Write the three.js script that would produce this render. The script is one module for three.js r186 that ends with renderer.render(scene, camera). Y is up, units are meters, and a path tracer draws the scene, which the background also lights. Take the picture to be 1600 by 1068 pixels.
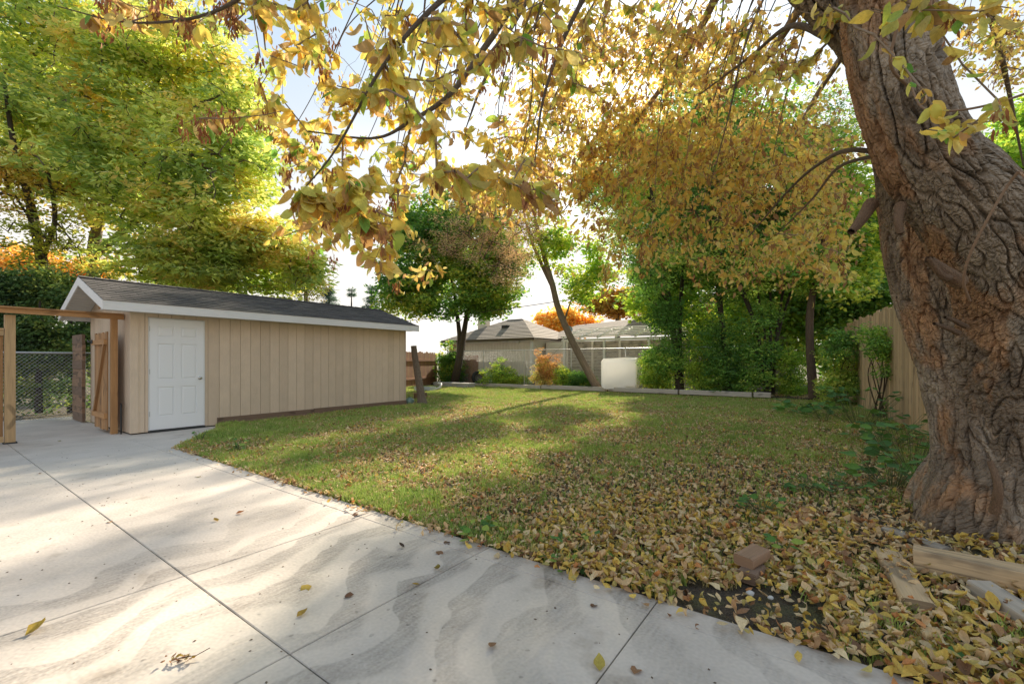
import * as THREE from 'three';
import { mergeGeometries } from 'three/addons/utils/BufferGeometryUtils.js';
import { RoundedBoxGeometry } from 'three/addons/geometries/RoundedBoxGeometry.js';

// ---------------------------------------------------------------- camera, sky, sun, exposure
const W = 1600, H = 1068, F = 700, HOR = 564, EYE = 1.3;
const scene = new THREE.Scene();
const camera = new THREE.PerspectiveCamera(2 * Math.atan(H / 2 / F) * 180 / Math.PI, W / H, 0.05, 600);
camera.position.set(0, EYE, 0);
camera.setViewOffset(W, H, 0, -(HOR - H / 2), W, H);
camera.updateProjectionMatrix();
const renderer = new THREE.WebGLRenderer({ antialias: true });
renderer.setSize(1024, 683);
renderer.toneMapping = THREE.LinearToneMapping;
renderer.toneMappingExposure = 2.55;
renderer.shadowMap.enabled = true;
const SUN_EL = 29 * Math.PI / 180;
const SUN = new THREE.Vector3(0.257, 0, -1).normalize().multiplyScalar(Math.cos(SUN_EL)); SUN.y = Math.sin(SUN_EL);
const sun = new THREE.DirectionalLight(new THREE.Color().setRGB(1, 0.88, 0.70), 4.9);
sun.position.copy(SUN).multiplyScalar(60); sun.castShadow = true; sun.shadow.radius = 1.6;
Object.assign(sun.shadow.camera, { left: -40, right: 40, top: 40, bottom: -40, near: 1, far: 160 });
sun.shadow.mapSize.set(4096, 4096);
scene.add(sun, sun.target);

// ---------------------------------------------------------------- random, noise
let seed = 12345;
const rnd = () => { seed = (seed + 0x6D2B79F5) | 0; let t = Math.imul(seed ^ (seed >>> 15), 1 | seed); t = (t + Math.imul(t ^ (t >>> 7), 61 | t)) ^ t; return ((t ^ (t >>> 14)) >>> 0) / 4294967296; };
const rr = (a, b) => a + (b - a) * rnd();
const gauss = () => (rnd() + rnd() + rnd() + rnd() - 2) * 0.85;
const perm = new Uint8Array(512); { const p = [...Array(256).keys()]; for (let i = 255; i > 0; i--) { const j = Math.floor(rnd() * (i + 1)); [p[i], p[j]] = [p[j], p[i]]; } for (let i = 0; i < 512; i++) perm[i] = p[i & 255]; }
const fade = t => t * t * t * (t * (t * 6 - 15) + 10), lerp = (a, b, t) => a + (b - a) * t;
const grad = (h, x, y, z) => { h &= 15; const u = h < 8 ? x : y, v = h < 4 ? y : h === 12 || h === 14 ? x : z; return ((h & 1) ? -u : u) + ((h & 2) ? -v : v); };
function noise(x, y = 0, z = 0) {
  const fx = Math.floor(x), fy = Math.floor(y), fz = Math.floor(z), X = fx & 255, Y = fy & 255, Z = fz & 255; x -= fx; y -= fy; z -= fz;
  const u = fade(x), v = fade(y), w = fade(z), A = perm[X] + Y, B = perm[X + 1] + Y, AA = perm[A] + Z, AB = perm[A + 1] + Z, BA = perm[B] + Z, BB = perm[B + 1] + Z;
  return lerp(lerp(lerp(grad(perm[AA], x, y, z), grad(perm[BA], x - 1, y, z), u), lerp(grad(perm[AB], x, y - 1, z), grad(perm[BB], x - 1, y - 1, z), u), v),
    lerp(lerp(grad(perm[AA + 1], x, y, z - 1), grad(perm[BA + 1], x - 1, y, z - 1), u), lerp(grad(perm[AB + 1], x, y - 1, z - 1), grad(perm[BB + 1], x - 1, y - 1, z - 1), u), v), w);
}
const fbm = (x, y, z = 0, o = 4) => { let s = 0, a = 0.5; for (let i = 0; i < o; i++) { s += a * noise(x, y, z); x *= 2.03; y *= 2.03; z *= 2.03; a *= 0.5; } return s; };
const clamp = (x, a = 0, b = 1) => Math.min(b, Math.max(a, x));
const smooth = (a, b, x) => { const t = clamp((x - a) / (b - a)); return t * t * (3 - 2 * t); };
const V3 = (x, y, z) => new THREE.Vector3(x, y, z);

// ---------------------------------------------------------------- the sky
{
  const w = 1024, h = 512, d = new Float32Array(w * h * 4);
  for (let j = 0; j < h; j++) for (let i = 0; i < w; i++) {
    const el = ((j + 0.5) / h - 0.5) * Math.PI, az = ((i + 0.5) / w - 0.5) * 2 * Math.PI;
    const x = Math.cos(el) * Math.cos(az), y = Math.sin(el), z = Math.cos(el) * Math.sin(az);
    const t = Math.pow(clamp(y), 0.6), c = x * SUN.x + y * SUN.y + z * SUN.z;
    const g = Math.pow(clamp(c), 12) * 0.22 + Math.pow(clamp(c), 60) * 0.5;
    const cl = smooth(0.02, 0.35, fbm(x * 2.2 / (y + 0.35), z * 2.2 / (y + 0.35), 3.3, 5)) * 0.35 * smooth(0, 0.25, y);
    const k = 4 * (j * w + i), B = 0.435;
    const tt = smooth(0.05, 0.75, y); let r = lerp(1.06, 0.46, tt), gg = lerp(1.0, 0.64, tt), b = lerp(0.92, 0.86, tt);
    r = lerp(r, 1, cl) * B + g * 1.0; gg = lerp(gg, 1, cl) * B + g * 0.95; b = lerp(b, 1, cl) * B + g * 0.86;
    if (y < 0) { const s = smooth(0, -0.15, y); r = lerp(r, 0.2, s); gg = lerp(gg, 0.19, s); b = lerp(b, 0.16, s); }
    d[k] = r; d[k + 1] = gg; d[k + 2] = b; d[k + 3] = 1;
  }
  const tx = new THREE.DataTexture(d, w, h, THREE.RGBAFormat, THREE.FloatType);
  tx.mapping = THREE.EquirectangularReflectionMapping; tx.magFilter = THREE.LinearFilter; tx.minFilter = THREE.LinearFilter; tx.needsUpdate = true;
  scene.background = tx; scene.environment = tx; scene.environmentIntensity = 1;
}

// ---------------------------------------------------------------- helpers
const SA = Math.sin(Math.PI / 5), CA = Math.cos(Math.PI / 5), TURN = -Math.PI / 5;    // the plot is turned 36 degrees against the camera
const G = (u, v, y = 0) => V3(CA * u + SA * v, y, SA * u - CA * v);                    // plot coordinates -> world
const toG = p => [CA * p.x + SA * p.z, SA * p.x - CA * p.z];
const P = (px, py, z) => V3((px - 800) / F * z, EYE - (py - HOR) / F * z, -z);
const ON = (px, py) => P(px, py, F * EYE / (py - HOR));                                // point of the ground
const proj = p => { const z = -p.z; return [800 + F * p.x / z, HOR - F * (p.y - EYE) / z, z]; };
const used = new Map();
const numbered = n => { const k = used.get(n) ?? 0; used.set(n, k + 1); return k ? `${n}_${String(k).padStart(3, '0')}` : n; };
function tag(o, label, category, group, kind) { if (label) o.userData.label = label; if (category) o.userData.category = category; if (group) o.userData.group = group; if (kind) o.userData.kind = kind; return o; }
function thing(name, label, category, pos = V3(0, 0, 0), turn = 0, group, kind) {
  const g = new THREE.Group(); g.name = numbered(name); g.position.copy(pos); g.rotation.y = turn; scene.add(g);
  return tag(g, label, category, group, kind);
}
function part(name, geo, mat, parent, pos, rot) {
  const m = new THREE.Mesh(geo, mat); m.name = parent === scene ? numbered(name) : name; m.castShadow = m.receiveShadow = true;
  if (pos) m.position.copy(pos); if (rot) m.rotation.set(...rot); parent.add(m); return m;
}
function numberParts(root) { const c = new Map(); for (const o of root.children) { const b = o.name, k = c.get(b) ?? 0; c.set(b, k + 1); if (k) o.name = `${b}_${String(k).padStart(3, '0')}`; if (o.children.length) numberParts(o); } }
function single(name, geo, mat, label, category, pos, rot, group, kind) { return tag(part(name, geo, mat, scene, pos, rot), label, category, group, kind); }

class MB {                                       // collects triangles into one geometry
  constructor() { this.p = []; this.i = []; this.c = []; this.col = null; }
  get n() { return this.p.length / 3; }
  v(x, y, z) { this.p.push(x, y, z); if (this.col) this.c.push(...this.col); return this.p.length / 3 - 1; }
  quad(a, b, c, d) { const k = this.n; for (const q of [a, b, c, d]) this.v(...q); this.i.push(k, k + 1, k + 2, k, k + 2, k + 3); }
  hexa(q) { // 8 corners: 0-3 front counter-clockwise, 4-7 the same at the back
    const f = [[0, 1, 2, 3], [5, 4, 7, 6], [4, 0, 3, 7], [1, 5, 6, 2], [3, 2, 6, 7], [4, 5, 1, 0]];
    for (const [a, b, c, d] of f) this.quad(q[a], q[b], q[c], q[d]);
  }
  box(x0, x1, y0, y1, z0, z1) { this.hexa([[x0, y0, z1], [x1, y0, z1], [x1, y1, z1], [x0, y1, z1], [x0, y0, z0], [x1, y0, z0], [x1, y1, z0], [x0, y1, z0]]); return this; }
  tube(pts, rad, sides = 6, cap = false) {
    let prev = V3(0, 0, 1); const rings = [];
    for (let k = 0; k < pts.length; k++) {
      const d = pts[Math.min(k + 1, pts.length - 1)].clone().sub(pts[Math.max(k - 1, 0)]); if (d.lengthSq() < 1e-12) d.set(0, 1, 0); d.normalize();
      let a = prev.clone().addScaledVector(d, -prev.dot(d)); if (a.lengthSq() < 1e-4) { a = V3(1, 0, 0.3); a.addScaledVector(d, -a.dot(d)); } a.normalize(); prev = a;
      const b = d.clone().cross(a), r = Array.isArray(rad) ? rad[k] : rad, ring = [];
      for (let s = 0; s < sides; s++) { const t = s / sides * 2 * Math.PI, ca = Math.cos(t) * r, sa = Math.sin(t) * r; ring.push(this.v(pts[k].x + a.x * ca + b.x * sa, pts[k].y + a.y * ca + b.y * sa, pts[k].z + a.z * ca + b.z * sa)); }
      rings.push(ring);
    }
    for (let k = 0; k + 1 < rings.length; k++) for (let s = 0; s < sides; s++) { const t = (s + 1) % sides, A = rings[k], B = rings[k + 1]; this.i.push(A[s], A[t], B[t], A[s], B[t], B[s]); }
    if (cap) for (const [R, f] of [[rings[0], 1], [rings[rings.length - 1], 0]]) for (let s = 1; s + 1 < sides; s++) f ? this.i.push(R[0], R[s + 1], R[s]) : this.i.push(R[0], R[s], R[s + 1]);
    return this;
  }
  geo() {
    const g = new THREE.BufferGeometry(); g.setAttribute('position', new THREE.Float32BufferAttribute(this.p, 3)); g.setIndex(this.i);
    if (this.col) g.setAttribute('color', new THREE.Float32BufferAttribute(this.c, 3));
    g.computeVertexNormals(); return g;
  }
}
const boxG = (x0, x1, y0, y1, z0, z1) => woodUV(new MB().box(x0, x1, y0, y1, z0, z1).geo());
const hexaG = q => { const m = new MB(); m.hexa(q); return woodUV(m.geo()); };
function woodUV(g, off = true) {                 // uv in metres, v along the longest side
  g.computeBoundingBox(); const s = g.boundingBox.getSize(V3()), d = [s.x, s.y, s.z], L = d.indexOf(Math.max(...d));
  const p = g.attributes.position, n = g.attributes.normal, uv = new Float32Array(p.count * 2), ou = off ? rnd() * 7 : 0, ov = off ? rnd() * 7 : 0;
  for (let i = 0; i < p.count; i++) {
    const q = [p.getX(i), p.getY(i), p.getZ(i)], m = [Math.abs(n.getX(i)), Math.abs(n.getY(i)), Math.abs(n.getZ(i))], k = m.indexOf(Math.max(...m));
    let a = [0, 1, 2].filter(e => e !== k && e !== L); const A = k === L ? a[0] : a[0], B = k === L ? a[1] : L;
    uv[2 * i] = q[A] + ou; uv[2 * i + 1] = q[B] + ov;
  }
  g.setAttribute('uv', new THREE.BufferAttribute(uv, 2)); return g;
}
const planUV = g => { const p = g.attributes.position, uv = new Float32Array(p.count * 2); for (let i = 0; i < p.count; i++) { uv[2 * i] = p.getX(i); uv[2 * i + 1] = p.getZ(i); } g.setAttribute('uv', new THREE.BufferAttribute(uv, 2)); return g; };
const toS = x => x <= 0.0031308 ? x * 12.92 : 1.055 * Math.pow(x, 1 / 2.4) - 0.055;
function tex(w, h, fn, srgb = true, mirror = false) {
  const d = new Uint8Array(w * h * 4);
  for (let j = 0; j < h; j++) for (let i = 0; i < w; i++) { const c = fn(i / w, j / h, i, j), k = 4 * (j * w + i); for (let q = 0; q < 3; q++) { const x = clamp(Array.isArray(c) ? c[q] : c); d[k + q] = 255 * (srgb ? toS(x) : x); } d[k + 3] = 255; }
  const t = new THREE.DataTexture(d, w, h); t.magFilter = THREE.LinearFilter; t.minFilter = THREE.LinearMipmapLinearFilter; t.generateMipmaps = true;
  t.wrapS = t.wrapT = mirror ? THREE.MirroredRepeatWrapping : THREE.RepeatWrapping; if (srgb) t.colorSpace = THREE.SRGBColorSpace; t.needsUpdate = true; return t;
}
const rep = (t, x, y = x) => { const c = t.clone(); c.repeat.set(x, y); c.needsUpdate = true; return c; };
const C = (r, g, b) => new THREE.Color().setRGB(r, g, b);
const std = (r, g, b, rough = 0.8, o = {}) => new THREE.MeshStandardMaterial({ color: C(r, g, b), roughness: rough, side: THREE.DoubleSide, ...o });

// textures
const grainT = tex(512, 512, (u, v) => { const w = fbm(u * 5, v * 0.8, 1, 3) * 0.6, g = 0.5 + 0.5 * Math.sin((u * 26 + w * 14) * 2), f = noise(u * 120, v * 5, 4), k = smooth(0.62, 0.75, noise(u * 6, v * 3, 9) + 0.2); const x = 0.80 + 0.16 * g * 0.7 + 0.14 * f - 0.35 * k; return [x, x * 0.97, x * 0.92]; }, true, true);
const weatherT = tex(512, 512, (u, v) => { const w = fbm(u * 5, v * 0.8, 1, 3) * 0.6, g = 0.5 + 0.5 * Math.sin((u * 26 + w * 14) * 2), f = noise(u * 150, v * 6, 4), st = smooth(-0.02, 0.30, fbm(u * 7, v * 3, 15, 4)), cr = smooth(0.30, 0.42, noise(u * 46, v * 1.6, 21)); const x = 0.85 + 0.10 * g + 0.16 * f - 0.42 * st - 0.4 * cr; return [x, x * (0.97 + 0.02 * st), x * (0.92 + 0.06 * st)]; }, true, true);
const grainB = tex(512, 512, (u, v) => 0.5 + 0.3 * noise(u * 90, v * 4, 4) + 0.25 * noise(u * 30, v * 2, 7), false, true);
const paintT = tex(512, 512, (u, v) => { const x = 0.92 + 0.10 * fbm(u * 4, v * 3, 2, 4) + 0.05 * noise(u * 90, v * 9, 4), s = smooth(0.30, 0.5, fbm(u * 9, v * 2.2, 8, 4)) * 0.25; return [x - s * 0.5, x - s * 0.6, x - s * 0.7]; }, true, true);
const speckT = tex(512, 512, (u, v) => 0.5 + 0.5 * noise(u * 200, v * 200, 2) + 0.3 * noise(u * 60, v * 60, 5), false);
const shingleT = tex(512, 512, (u, v, i, j) => { const x = 0.8 + 0.5 * noise(u * 170, v * 170, 3) + 0.25 * fbm(u * 12, v * 12, 6, 3); return [x, x * 0.97, x * 0.94]; }, true, true);
const wood = (r, g, b, o = {}) => std(r, g, b, 0.78, { map: grainT, bumpMap: grainB, bumpScale: 0.003, ...o });
const M = {
  beige: [0, 1, 2].map(k => std(0.655 + k * 0.032, 0.512 + k * 0.026, 0.375 + k * 0.020, 0.75, { map: paintT, bumpMap: grainB, bumpScale: 0.0025 })),
  core: std(0.10, 0.075, 0.05, 0.9), skirt: wood(0.22, 0.145, 0.10),
  white: std(0.78, 0.77, 0.75, 0.5, { map: rep(paintT, 0.5, 0.5) }), doorW: std(0.80, 0.80, 0.80, 0.42), soffit: std(0.66, 0.65, 0.62, 0.6),
  shingle: [0.75, 1, 1.25, 1.05].map(k => std(0.075 * k, 0.066 * k, 0.060 * k, 0.95, { map: shingleT, bumpMap: speckT, bumpScale: 0.004 })),
  cedar: [0.85, 1, 1.15].map(k => wood(0.46 * k, 0.25 * k, 0.105 * k)), cedarPale: [0.9, 1, 1.1].map(k => wood(0.56 * k, 0.38 * k, 0.20 * k)),
  grey: [0.8, 1, 1.15, 0.92].map(k => wood(0.62 * k, 0.43 * k, 0.25 * k)), redwood: wood(0.34, 0.165, 0.085), oldwood: wood(0.32, 0.20, 0.125, { map: weatherT }), beam: wood(0.58, 0.42, 0.25, { map: weatherT }), beamGrey: wood(0.46, 0.40, 0.33, { map: weatherT }), beamPale: wood(0.56, 0.50, 0.43),
  steel: std(0.42, 0.42, 0.41, 0.35, { metalness: 0.8 }), galv: std(0.50, 0.50, 0.49, 0.5, { metalness: 0.5 }), dark: std(0.03, 0.03, 0.03, 0.7), brass: std(0.5, 0.48, 0.44, 0.25, { metalness: 1 }),
};

// ---------------------------------------------------------------- ground
const TREE = ON(1560, 872);                                            // foot of the big tree
const PADV = 2.45;
const lawnH = (u, v) => -0.02 + 0.05 * smooth(2.6, 7, v) + 0.02 * smooth(-4.5, -0.5, u) * smooth(2.5, 4.5, v) + 0.035 * fbm(u * 0.5, v * 0.5, 2, 3) + 0.012 * noise(u * 2.2, v * 2.2, 6);
const padCut = u => u < -8.05 ? PADV + clamp((-8.05 - u) / 1.75) * 1.28 : PADV;      // edge of the concrete on the lawn side
const soilSpot = (u, v) => { const p = G(u, v), q = ON(1165, 950), a = p.x - q.x, b = p.z - q.z; return smooth(0.55, 0.1, Math.hypot(a * 0.9, b * 1.6) + 0.12 * noise(u * 5, v * 5, 1)); };
{
  const t = tex(1024, 1024, (u, v) => { const n = fbm(u * 9, v * 9, 1, 5), f = noise(u * 190, v * 190, 2), k = smooth(-0.2, 0.3, n); const s = 0.85 + 0.5 * f + 0.3 * noise(u * 60, v * 60, 3); return [lerp(0.085, 0.10, k) * s, lerp(0.062, 0.095, k) * s, lerp(0.042, 0.038, k) * s]; }, true, true);
  const b = tex(512, 512, (u, v) => 0.5 + 0.4 * noise(u * 60, v * 60, 2) + 0.4 * noise(u * 140, v * 140, 5), false, true);
  const soil = std(1, 1, 1, 0.95, { map: rep(t, 0.5), bumpMap: rep(b, 1), bumpScale: 0.015 });
  const g = new THREE.PlaneGeometry(700, 700, 8, 8); g.rotateX(-Math.PI / 2); planUV(g);
  single('ground', g, soil, null, null, V3(0, -0.14, 0), null, null, 'structure');
  const nu = 150, nv = 170, m = new MB();
  for (let j = 0; j <= nv; j++) for (let i = 0; i <= nu; i++) { const u = lerp(-18.5, 6.5, i / nu); const v0 = u < -10.12 ? 8.7 : padCut(u) + 0.005, v = lerp(v0, 17.3, Math.pow(j / nv, 1.4)); const p = G(u, v, lawnH(u, v)); m.v(p.x, p.y, p.z); }
  for (let j = 0; j < nv; j++) for (let i = 0; i < nu; i++) { const a = j * (nu + 1) + i; m.i.push(a, a + 1, a + nu + 2, a, a + nu + 2, a + nu + 1); }
  single('lawn', planUV(m.geo()), soil, null, null, null, null, null, 'structure');
  const bed = boxG(-26, 8, -0.1, 0.12, -60, -16.95);
  single('planting_bed', planUV(bed), soil, null, null, null, [0, TURN, 0], null, 'structure');
}

// concrete patio: one slab per joint field
{
  const band = (u, v) => { const w = 0.085 * Math.sin(v * 8.5 + 3.0 * noise(u * 1.6, v * 0.9, 3)) * (0.8 + 1.2 * noise(u * 2.1 + 9, v * 1.4, 1)) + 0.30 * noise(u * 1.0, v * 1.2, 5) + 0.06 * noise(u * 6, v * 6, 2); const x = (u + 0.22 * v + w) / 0.40; return x - Math.floor(x); };
  const field = (U0, U1, W0, W1, tw, th) => {
  const t = tex(tw, th, (a, b) => {
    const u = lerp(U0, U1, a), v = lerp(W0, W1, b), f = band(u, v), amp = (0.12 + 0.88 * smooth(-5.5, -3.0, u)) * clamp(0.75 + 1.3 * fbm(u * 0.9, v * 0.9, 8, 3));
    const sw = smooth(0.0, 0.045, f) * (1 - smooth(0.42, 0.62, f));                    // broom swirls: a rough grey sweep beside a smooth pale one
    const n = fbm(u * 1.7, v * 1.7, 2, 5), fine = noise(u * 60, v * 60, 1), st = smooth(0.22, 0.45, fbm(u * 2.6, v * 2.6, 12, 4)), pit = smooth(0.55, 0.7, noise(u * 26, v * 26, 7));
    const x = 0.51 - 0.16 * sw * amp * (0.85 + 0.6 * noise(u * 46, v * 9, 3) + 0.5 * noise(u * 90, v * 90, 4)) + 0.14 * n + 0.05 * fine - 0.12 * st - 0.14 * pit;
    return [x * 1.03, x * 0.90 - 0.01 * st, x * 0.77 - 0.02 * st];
  }, true);
  t.wrapS = t.wrapT = THREE.ClampToEdgeWrapping;
  const bm = tex(tw, th, (a, b) => { const u = lerp(U0, U1, a), v = lerp(W0, W1, b), f = band(u, v), sw = smooth(0.0, 0.09, f) * (1 - smooth(0.45, 0.6, f)); return 0.5 + sw * 0.35 * noise(u * 70 + 8 * noise(u * 2, v * 2), v * 7, 3) + 0.15 * noise(u * 50, v * 50, 2); }, false);
  bm.wrapS = bm.wrapT = THREE.ClampToEdgeWrapping;
  return { R: [U0, U1, W0, W1], mat: std(1, 1, 1, 0.82, { map: t, bumpMap: bm, bumpScale: 0.006 }) }; };
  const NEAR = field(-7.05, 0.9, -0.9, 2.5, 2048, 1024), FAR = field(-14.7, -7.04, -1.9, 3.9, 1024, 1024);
  const pad = thing('patio', null, null, V3(0, 0, 0), TURN, null, 'structure');
  const uvPad = (g, { R: [U0, U1, W0, W1] }) => { const p = g.attributes.position, uv = new Float32Array(p.count * 2); for (let i = 0; i < p.count; i++) { uv[2 * i] = (p.getX(i) - U0) / (U1 - U0); uv[2 * i + 1] = (-p.getZ(i) - W0) / (W1 - W0); } g.setAttribute('uv', new THREE.BufferAttribute(uv, 2)); return g; };
  const slab = (u0, u1, v0, v1) => { // chamfered joint edges
    const c = 0.004, m = new MB(), y = 0; const q = (a, b, d, e, yy) => [[a, yy, -d], [b, yy, -d], [b, yy, -e], [a, yy, -e]];
    const A = q(u0 + c, u1 - c, v0 + c, v1 - c, y), B = q(u0, u1, v0, v1, y - c), D = q(u0, u1, v0, v1, y - 0.11);
    m.quad(...A); for (let k = 0; k < 4; k++) { const l = (k + 1) % 4; m.quad(B[k], B[l], A[l], A[k]); m.quad(D[k], D[l], B[l], B[k]); }
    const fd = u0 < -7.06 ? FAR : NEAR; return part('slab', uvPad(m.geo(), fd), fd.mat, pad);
  };
  const J = 0.006, us = [-14.6, -10.9, -7.05, -3.2, -1.97, -0.79, 0.42, 1.9], vs = [-1.8, 1.03, 2.28, 2.45];
  for (let a = 0; a + 1 < us.length; a++) for (let b = 0; b + 1 < vs.length; b++) {
    if (us[a + 1] < -8 && b === 2) continue;
    const v1 = us[a + 1] < -8 && b === 1 ? 2.43 : vs[b + 1];
    slab(us[a] + (us[a] === -7.05 || us[a] === -10.9 ? 0.0006 : J / 2), us[a + 1] - (us[a + 1] === -7.05 || us[a + 1] === -10.9 ? 0.0006 : J / 2), vs[b] + J / 2 * (b === 2 ? 0.6 : 1), v1 - (b === 1 ? J / 2 * 0.6 : J / 2));
  }
  { // apron in front of the shed door
    const sh = []; for (let k = 0; k <= 20; k++) { const u = -8.05 - k / 20 * 1.72, bow = 0.10 * Math.sin(k / 20 * Math.PI); sh.push([u + bow, lerp(2.44, 3.72, k / 20)]); }
    const s = new THREE.Shape(); s.moveTo(-10.09, 2.434); for (const [a, b] of sh) s.lineTo(a, b); s.lineTo(-10.09, 3.8); s.closePath();
    const g = new THREE.ExtrudeGeometry(s, { depth: 0.1, bevelEnabled: true, bevelSize: 0.006, bevelThickness: 0.006, bevelSegments: 1, steps: 1 }); g.rotateX(-Math.PI / 2); g.translate(0, -0.107, 0); uvPad(g, FAR);
    part('slab', g, FAR.mat, pad);
  }
  numberParts(pad);
}

// ---------------------------------------------------------------- the shed
{
  const s = thing('garden_shed', 'long low beige garden shed with grey shingle roof and white eaves', 'shed', G(-10.1, 2.44), TURN);
  const L = 6.21, B = 2.75, WH = 2.32, S = 0.335, OE = 0.3, OF = 0.42, OB = 0.22, mid = -B / 2;
  const roofY = x => WH + 0.06 + (B / 2 - Math.abs(x - mid)) * S;                    // underside of the roof deck
  part('wall_core', boxG(-B + 0.02, -0.03, 0.0, WH, -L + 0.02, -0.03), M.core, s);
  const bw = 0.2, gp = 0.007, d0 = -1.142, d1 = -0.245;
  const sideBoard = (z0, z1, y0, y1) => part('siding_board', boxG(-0.03, 0, y0, y1, z0, z1), M.beige[Math.floor(rnd() * 3)], s);
  for (let k = 0; k * bw < L - 0.01; k++) {
    const z1 = -k * bw - gp / 2 - (k ? 0 : 0.002), z0 = Math.max(-(k + 1) * bw + gp / 2, -L);
    const y0 = z1 > -1.35 ? 0.02 : 0.15;
    if (z0 > d1 || z1 < d0) { sideBoard(z0, z1, y0, WH); continue; }
    sideBoard(z0, z1, 2.10, WH);
    if (z1 > d1) sideBoard(d1, z1, y0, 2.098); if (z0 < d0) sideBoard(z0, d0, y0, 2.098);
  }
  for (let k = 0; k < 14; k++) { // gable boards
    const x1 = -k * bw - gp / 2 - (k ? 0 : 0.012), x0 = Math.max(-(k + 1) * bw + gp / 2, -B); if (x0 >= x1) continue;
    const ya = roofY(x0) - 0.02, yb = roofY(x1) - 0.02, pts = x0 < mid && x1 > mid ? Math.max(ya, yb) : 0;
    part('siding_board', hexaG([[x0, 0.02, 0], [x1, 0.02, 0], [x1, pts || yb, 0], [x0, pts || ya, 0], [x0, 0.02, -0.03], [x1, 0.02, -0.03], [x1, pts || yb, -0.03], [x0, pts || ya, -0.03]]), M.beige[k % 3], s);
  }
  { const m = new MB(); m.hexa([[-B, 0, -L], [0, 0, -L], [0, WH, -L], [-B, WH, -L], [-B, 0, -L - 0.03], [0, 0, -L - 0.03], [0, WH, -L - 0.03], [-B, WH, -L - 0.03]]); m.box(-B - 0.03, -B, 0, WH, -L, 0); part('rear_wall', woodUV(m.geo()), M.beige[0], s); }
  part('corner_trim', boxG(-0.008, 0.014, 0.02, WH, -0.105, 0.012), M.beige[2], s);
  part('skirt_board', boxG(0.001, 0.03, -0.03, 0.165, -L * 0.55, -1.36), M.skirt, s);
  part('skirt_board', boxG(0.001, 0.032, -0.03, 0.175, -L - 0.02, -L * 0.55 - 0.004), M.skirt, s);
  part('sill_beam', boxG(0.031, 0.10, -0.04, 0.06, -L - 0.05, -1.5), M.oldwood, s);
  part('vent_block', boxG(-1.99, -1.87, 2.35, 2.60, 0.001, 0.03), M.cedar[2], s);
  // roof
  const th = 0.035, xe = OE, xr = mid, yE = roofY(0) - OE * S, yR = roofY(mid), zf = OF, zb = -L - OB;
  const xl = -B - OE;
  part('roof_deck', hexaG([[xr, yR, zf], [xe, yE, zf], [xe, yE + th, zf], [xr, yR + th, zf], [xr, yR, zb], [xe, yE, zb], [xe, yE + th, zb], [xr, yR + th, zb]]), M.core, s);
  part('roof_deck', hexaG([[xl, yE, zf], [xr, yR, zf], [xr, yR + th, zf], [xl, yE + th, zf], [xl, yE, zb], [xr, yR, zb], [xr, yR + th, zb], [xl, yE + th, zb]]), M.shingle[1], s);
  const n = 12, run = (xe + 0.03 - xr) / n, tw = 0.305;
  for (let k = 0; k < n; k++) { // shingle tabs, eave to ridge
    const xa = xe + 0.03 - k * run, xb = xa - run * 1.25, ya = yE + th + (xe - xa) * S + 0.014, yb = yE + th + (xe - Math.max(xb, xr)) * S + 0.004, off = (k % 2) * tw / 2;
    for (let z = zf + 0.02; z > zb; z -= tw) {
      const z1 = Math.min(z + off - 0.003, zf + 0.02), z0 = Math.max(z + off - tw + 0.003, zb - 0.02), xbb = Math.max(xb, xr - 0.001), j = rr(-0.002, 0.003); if (z1 - z0 < 0.05) continue;
      part('shingle', hexaG([[xbb, yb - 0.004, z1], [xa, ya - 0.009, z1], [xa, ya + j, z1], [xbb, yb + j, z1], [xbb, yb - 0.004, z0], [xa, ya - 0.009, z0], [xa, ya + j, z0], [xbb, yb + j, z0]]), M.shingle[Math.floor(rnd() * 4)], s);
    }
  }
  { const m = new MB(); for (let z = zf + 0.02; z > zb; z -= 0.22) { const a = Math.max(z - 0.235, zb), l = 0.012 * (1 - (z - a) / 0.235); m.hexa([[xr - 0.13, yR + th - 0.13 * S + 0.012 , z], [xr, yR + th + 0.012, z], [xr, yR + th + 0.03, z], [xr - 0.13, yR + th - 0.13 * S + 0.026, z], [xr - 0.13, yR + th - 0.13 * S + 0.006, a], [xr, yR + th + 0.006, a], [xr, yR + th + 0.02, a], [xr - 0.13, yR + th - 0.13 * S + 0.018, a]]); m.hexa([[xr, yR + th + 0.012, z], [xr + 0.13, yR + th - 0.13 * S + 0.020, z], [xr + 0.13, yR + th - 0.13 * S + 0.034, z], [xr, yR + th + 0.03, z], [xr, yR + th + 0.006, a], [xr + 0.13, yR + th - 0.13 * S + 0.012, a], [xr + 0.13, yR + th - 0.13 * S + 0.026, a], [xr, yR + th + 0.02, a]]); } part('ridge_cap', woodUV(m.geo()), M.shingle[1], s); }
  const fh = 0.16;
  part('fascia', boxG(xe - 0.001, xe + 0.022, yE - fh + th, yE + th - 0.001, zb - 0.022, zf + 0.022), M.white, s);
  part('fascia', boxG(xl - 0.022, xl + 0.001, yE - fh + th, yE + th - 0.001, zb, zf + 0.022), M.white, s);
  const rake = (xa, ya, xb, yb, z) => hexaG([[xa, ya - fh + th, z + 0.022], [xb, yb - fh + th, z + 0.022], [xb, yb + th - 0.001, z + 0.022], [xa, ya + th - 0.001, z + 0.022], [xa, ya - fh + th, z], [xb, yb - fh + th, z], [xb, yb + th - 0.001, z], [xa, ya + th - 0.001, z]]);
  part('rake_board', rake(xr + 0.001, yR, xe - 0.003, yE, zf), M.white, s); part('rake_board', rake(xl + 0.003, yE, xr - 0.001, yR, zf), M.white, s);
  part('rake_board', rake(xr + 0.001, yR, xe - 0.003, yE, zb - 0.022), M.white, s);
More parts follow.
